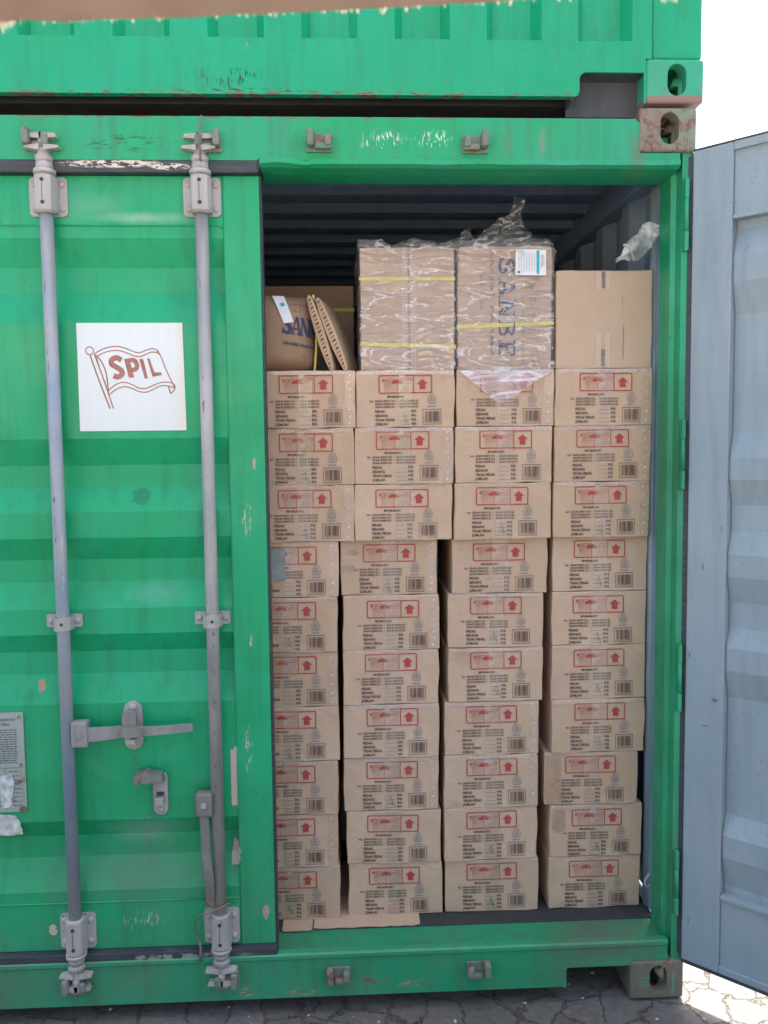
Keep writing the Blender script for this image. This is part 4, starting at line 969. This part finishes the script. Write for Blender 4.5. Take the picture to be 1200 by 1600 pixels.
I.poly([(.010+.004*math.cos(a), .009+.0035*math.sin(a)) for a in [k*.7 for k in range(9)]]); I.done('label_print', 'navy_ink', lb)
obj('plastic_wrap', wrap_shell(.292, .322, .374, 17, 1.1), 'wrap', by, True)
# twisted plastic tail standing up from the wrapped carton: pleated loose film
def lerp_list(L, v):
    for (v0, a0), (v1, a1) in zip(L, L[1:]):
        if v <= v1: return a0+(a1-a0)*(v-v0)/(v1-v0)
    return L[-1][1]
def film(par, left, right, z0, h, y0, seed, nu=70, nv=60, pl=5):
    def fn(u, v):
        l_, r_ = lerp_list(left, v), lerp_list(right, v); x = l_+(r_-l_)*u; e = min(u, 1-u, 1-v)*6
        p = Vector((x, y0+.016*math.sin(u*pl*2+v*3+seed)*(1-.5*v)+.02*v, z0+h*v)); q = noise.noise_vector(Vector((x*26+seed, u*3, v*7)))*.012+noise.noise_vector(Vector((p.x*70, seed, p.z*60)))*.006
        if v == 0: q *= .2
        return tuple(p+q)
    return grid('plastic_tail', fn, nu, nv, 'crinkle', par)
film(by, [(0, -.085), (.3, -.062), (.5, -.03), (.62, .018), (.8, .042), (1, .052)], [(0, .128), (.18, .118), (.45, .088), (.7, .078), (1, .090)], .368, .188, .10, 1)
film(by, [(0, -.05), (.4, -.010), (.7, .040), (1, .064)], [(0, .120), (.3, .088), (.6, .070), (1, .078)], .368, .160, .135, 4, 50, 50)
film(by, [(0, -.150), (.5, -.135), (1, -.105)], [(0, -.06), (.6, -.085), (1, -.092)], .366, .085, .09, 9, 36, 30)
film(bx, [(0, .02), (.5, .05), (1, .07)], [(0, .15), (.6, .135), (1, .120)], .360, .042, .06, 12, 36, 20)
film(bx, [(0, -.02), (.6, .0), (1, .012)], [(0, .05), (.6, .03), (1, .018)], .360, .036, .05, 15, 26, 16)
# film drooping over the top carton
def droop(u, v):
    half = .150*(1-v)**.85+.004; xc = -.002-.018*v; x = xc+(u*2-1)*half; rid = abs(nz((x*30+v*4, v*9, 0), 1))
    return (1.9335+x, .166-.010*rid-.004*math.sin(v*3), TOPZ+.006-v*.108+.004*nz((x*14, 3, v), 1))
tag(grid('plastic_film', droop, 60, 40, 'milky'), 'crumpled milky plastic film drooping in a point over a carton', 'plastic film')
# plain carton with lettered tape
bz = empty('plain_carton', (2.2375, .190, TOPZ), R(-.2), label='plain unprinted cardboard carton sealed with striped tape, beside the open-door jamb', cat='carton')
obj('box_body', warped_box(.298, .33, .296, .005, .0022, 3), 'board_pale', bz)
for z0, z1 in ((.236, .296), (.002, .108)):
    I = Ink((-.004, -.0030, 0), (1, 0, 0), (0, 0, 1), (0, -1, 0)); z = z0+.003
    while z < z1-.005:
        for s in (-1, 1):
            for k in range(2): x0 = s*(.010+.007*k); I.line([(x0-.003, z+.005), (x0+.003, z)], .0011)
        z += .0068
    I.done('tape_stripes', 'label_paper', bz)
    I = Ink((-.004, -.0030, 0), (0, 0, 1), (-1, 0, 0), (0, -1, 0)); I.text('SANBE', z0+.006, -.005, .010, bold=.04, width=min(.052, z1-z0-.01)); I.done('tape_lettering', 'grey_ink', bz)
b = BM(); box(b, (.058, -.0030, .03), (.0595, -.0026, .13)); box(b, (.055, -.0030, .195), (.0558, -.0026, .22)); obj('scuff_mark', b, 'grey_ink', bz)
I = Ink((-.1512, .33, .296), (0, -1, 0), (0, 0, -1), (-1, 0, 0))
I = Ink((-.1520, .012, .10), (0, 0, 1), (0, 1, 0), (-1, 0, 0)); serif_word(I, 'SANBE', .0, .02, .05, adv=.032, squeeze=.8); I.done('lettering', 'navy_ink', bz)

# brown paper parcel beside the closed door
bg_ = empty('paper_parcel', (1.262, .235, TOPZ), R(14), label='bulging brown paper parcel lettered SANBE, leaning behind the closed door edge', cat='parcel')
def parcel(bm_w, bm_h, bm_d):
    b = BM(); box(b, (-bm_w/2, 0, 0), (bm_w/2, bm_d, bm_h), .062, 6); es = [e for e in b.edges if e.calc_length() > .05]; bmesh.ops.subdivide_edges(b, edges=es, cuts=16, use_grid_fill=True)
    return b
PW, PH, PD = .215, .238, .30
def pfront(x, z): return -.034*(1-(x/(PW/2))**2)*math.sin(math.pi*min(1, max(0, z/PH)))**.7
b = parcel(PW, PH, PD)
for v in b.verts:
    c = v.co.copy(); v.co.y += pfront(c.x, c.z)*(1-c.y/PD); rid = 1-abs(noise.noise(Vector((c.x*11, c.y*8, c.z*13)))*2); v.co += Vector((0, -1, .3))*max(0, rid)**4*.006*(1 if c.x < -.02 or c.z < .05 else .25)
obj('parcel_body', b, 'kraft', bg_, True)
def on_parcel(I, name, mat):
    o = I.done(name, mat, bg_)
    for v in o.data.vertices: v.co.y += pfront(v.co.x, v.co.z)-.0028
    return o
I = Ink((0, -.001, 0), (1, 0, -.10), (.10, 0, 1), (0, -1, 0)); serif_word(I, 'SANBE', -.026, .112, .054, adv=.034, squeeze=.80); on_parcel(I, 'lettering', 'navy_ink')
I = Ink((0, -.001, 0), (1, 0, -.12), (.12, 0, 1), (0, -1, 0))
I.text('SANBE FARMA', -.02, .080, .009, bold=.03, width=.10); I.line([(.0, .205), (.09, .205), (.09, .183), (.0, .183)], .0012, True)
for k in range(3): I.line([(.022+.022*k, .205), (.022+.022*k, .183)], .001)
I.line([(.045, .055), (.055, .048), (.052, .040)], .0015); on_parcel(I, 'small_print', 'navy_ink')
I = Ink((0, -.002, 0), (1, 0, 0), (0, 0, 1), (0, -1, 0))
for k in range(8): a = k/8; I.poly([(-.038+.030*a, .228-.085*a), (-.002+.024*a, .228-.080*a), (-.002+.024*(a+.125), .228-.080*(a+.125)), (-.038+.030*(a+.125), .228-.085*(a+.125))])
on_parcel(I, 'address_label', 'label_paper')
I = Ink((0, -.003, 0), (1, 0, 0), (0, 0, 1), (0, -1, 0)); I.poly([(-.016, .205), (-.004, .207), (-.001, .197), (-.013, .194)]); on_parcel(I, 'label_stripe', 'cyan')
b = BM(); P = [(PW/2-.018+.006*math.sin(k/12*3), -.004+pfront(PW/2-.018, k/12*PH)*1.0-.002, k/12*PH) for k in range(13)]
for i in range(12):
    a, c = P[i], P[i+1]; vs = [b.verts.new((a[0]-.003, a[1], a[2])), b.verts.new((a[0]+.003, a[1], a[2])), b.verts.new((c[0]+.003, c[1], c[2])), b.verts.new((c[0]-.003, c[1], c[2]))]; b.faces.new(vs)
obj('yellow_strap', b, 'strap', bg_)
b = BM(); tube(b, [(-.098, -.006, .075), (-.082, -.022, .10), (-.078, -.026, .135), (-.086, -.020, .165), (-.10, -.006, .185)], .0035, 6); obj('cord_handle', b, 'airmail_blue', bg_)

# two airmail envelopes leaning against the parcel, seen edge on
def envelope(x, lean, lab, cat_):
    e = empty('airmail_envelope', (x, .192, TOPZ+.002), 0, label=lab, cat=cat_, group='airmail envelopes leaning on the parcel'); e.rotation_euler = (0, -R(lean), R(-13))
    def cush(u, v):
        a = u*2*math.pi; y = .20*v; hz = .118; k = math.sin(math.pi*min(1, max(0, v)))**.4
        return None
    b = BM(); box(b, (-.019, 0, 0), (.009, .17, .238), .004, 2); es = [q for q in b.edges if q.calc_length() > .05]; bmesh.ops.subdivide_edges(b, edges=es, cuts=12, use_grid_fill=True)
    for v in b.verts:
        c = v.co; t_ = max(0, math.sin(math.pi*min(1, max(0, c.z/.238))))**.5; f = (.25+.75*t_); c.x = (c.x+.005)*f-.005*1; c.x += .0015*nz((c.y*20, c.z*20, x*9), 1)
    obj('envelope_body', b, 'envelope', e, True)
    for col, ofs in (('airmail_red', 0), ('airmail_blue', 1)):
        I = Ink((0, -.0012, 0), (1, 0, 0), (0, 0, 1), (0, -1, 0)); z = .006+ofs*.0125
        while z < .228:
            ww = .25+.75*max(0, math.sin(math.pi*z/.238))**.5; a = -.005-.0085*ww; c = -.005+.0075*ww
            I.poly([(a+.004*ww, z), (c, z+.003), (c, z+.0085), (a+.004*ww, z+.0055)]); z += .025
        I.done('airmail_stripes', col, e)
    return e
envelope(1.409, 17, 'airmail envelope nearest the brown parcel, leaning left on edge', 'envelope')
envelope(1.452, 21.5, 'airmail envelope nearer the strapped box, leaning left on edge', 'envelope')
# box standing farther back in the dark
bk = empty('strapped_box', (1.30, 1.00, 1.894), 0, label='dim brown box with a yellow strap, standing behind the parcel in the dark', cat='box')
obj('box_body', warped_box(.36, .35, .42, .004, .001, 5), 'board_pale', bk); b = BM(); strap_band(b, .362, .35, .325, .014); obj('yellow_strap', b, 'strap', bk)
bs = empty('large_carton', (1.22, .70, .172), 0, label='big dim carton stacked behind the parcel and the printed cartons', cat='carton')
obj('box_body', warped_box(.60, .75, 1.72, .004, .001, 8), 'board_pale', bs)
# torn film snagged on the wall edge
def rag(u, v):
    w = .027*math.sin(math.pi*min(1, .10+v*.95))**.8; s = (u*2-1)
    p = Vector((2.383-.118*v, .150-.012*math.sin(v*4), 2.312-.112*v)); nrm = Vector((.62, 0, -.78)).normalized()
    p = p-nrm*(s*w*1.15) ; p += noise.noise_vector(p*34)*.016+noise.noise_vector(p*75)*.007; p.x = min(p.x, 2.388+.002*s); p.y = min(p.y, .172); return tuple(p)
o = grid('torn_plastic_bag', rag, 44, 60, 'white_film')
tag(o, 'torn white plastic film snagged on the jamb above the plain carton', 'plastic film')
# cardboard sheets under the left stacks
def csheet(x0, x1, y0, lab):
    rr = random.Random(int(x0*100)); P = [(x0, .55), (x0, y0+.004)]+[(x0+(x1-x0)*k/14, y0+rr.uniform(-.0015, .002)) for k in range(1, 14)]+[(x1, y0+.006), (x1-.002, .55)]
    b = BM(); prism(b, P, .1713, .1719, 2)
    for v in b.verts:
        if v.co.y < .17 and v.co.z > .1716: v.co.z += .003
    for v in b.verts:
        if v.co.y < .16: v.co.z -= .001
    tag(obj('cardboard_sheet', b, 'board', None), lab, 'cardboard sheet', 'cardboard sheets under the cartons')
csheet(1.225, 1.318, .133, 'flat cardboard sheet under the carton stack beside the closed door')
csheet(1.322, 1.655, .142, 'flat cardboard sheet poking out under the second carton stack')

# ------------------------------------------------------------------ TAN CANVAS AWNING overhead, its frayed edge just in view
def edge_pt(x):
    z = 1.9035+.010*((x-1.25)/.3)**1.0*.9+.0065*max(0, (x-1.30)/.25)**1.5
    return Vector((x, -1.745+.10*(x-1.4)*0, z))
def aw(u, v):
    x = -1.6+4.3*u; e = edge_pt(min(1.8, max(x, 1.1))); j = .0012*nz((x*40, 0, 0), 1)+.0009*nz((x*130, 0, 0), 1) if v == 0 else 0  # unseen part of the sheet enlarged to block sky light from the ground
    sag = .02*math.sin(u*math.pi*3)*v
    return (x, e.y-2.6*v, e.z+j+.42*min(1, v*3)+.35*v+sag)
cv = grid('canvas_awning', aw, 700, 20, 'canvas', None)
md = cv.modifiers.new('th', 'SOLIDIFY'); md.thickness = .0022; md.offset = 1
tag(cv, 'frayed tan canvas awning edge hanging overhead close to the camera', 'awning')
rr = random.Random(6); V, F = [], []
for k in range(4200):
    x = rr.uniform(.9, 2.05); 
    dens = .07+.93*max(0, nz((x*22, 5, 0), 1)*2.0-.25)
    if rr.random() > dens: continue
    L_ = rr.uniform(.0014, .0036)*(1+3.2*max(0, nz((x*22, 5, 0), 1))); e = edge_pt(max(x, 1.1)); w_ = rr.uniform(.0005, .0011); dx = rr.uniform(-.002, .002); y = e.y+rr.uniform(-.003, .001); b0 = len(V)
    V += [(x-w_, y, e.z+.001), (x+w_, y, e.z+.001), (x+dx+w_*.3, y, e.z-L_), (x+dx-w_*.3, y, e.z-L_), (x, y+.0008, e.z+.001)]; F += [(b0, b0+1, b0+2, b0+3), (b0+1, b0+4, b0+2), (b0+4, b0, b0+3, b0+2)]
meshobj('frayed_edge', V, F, 'fringe', cv)
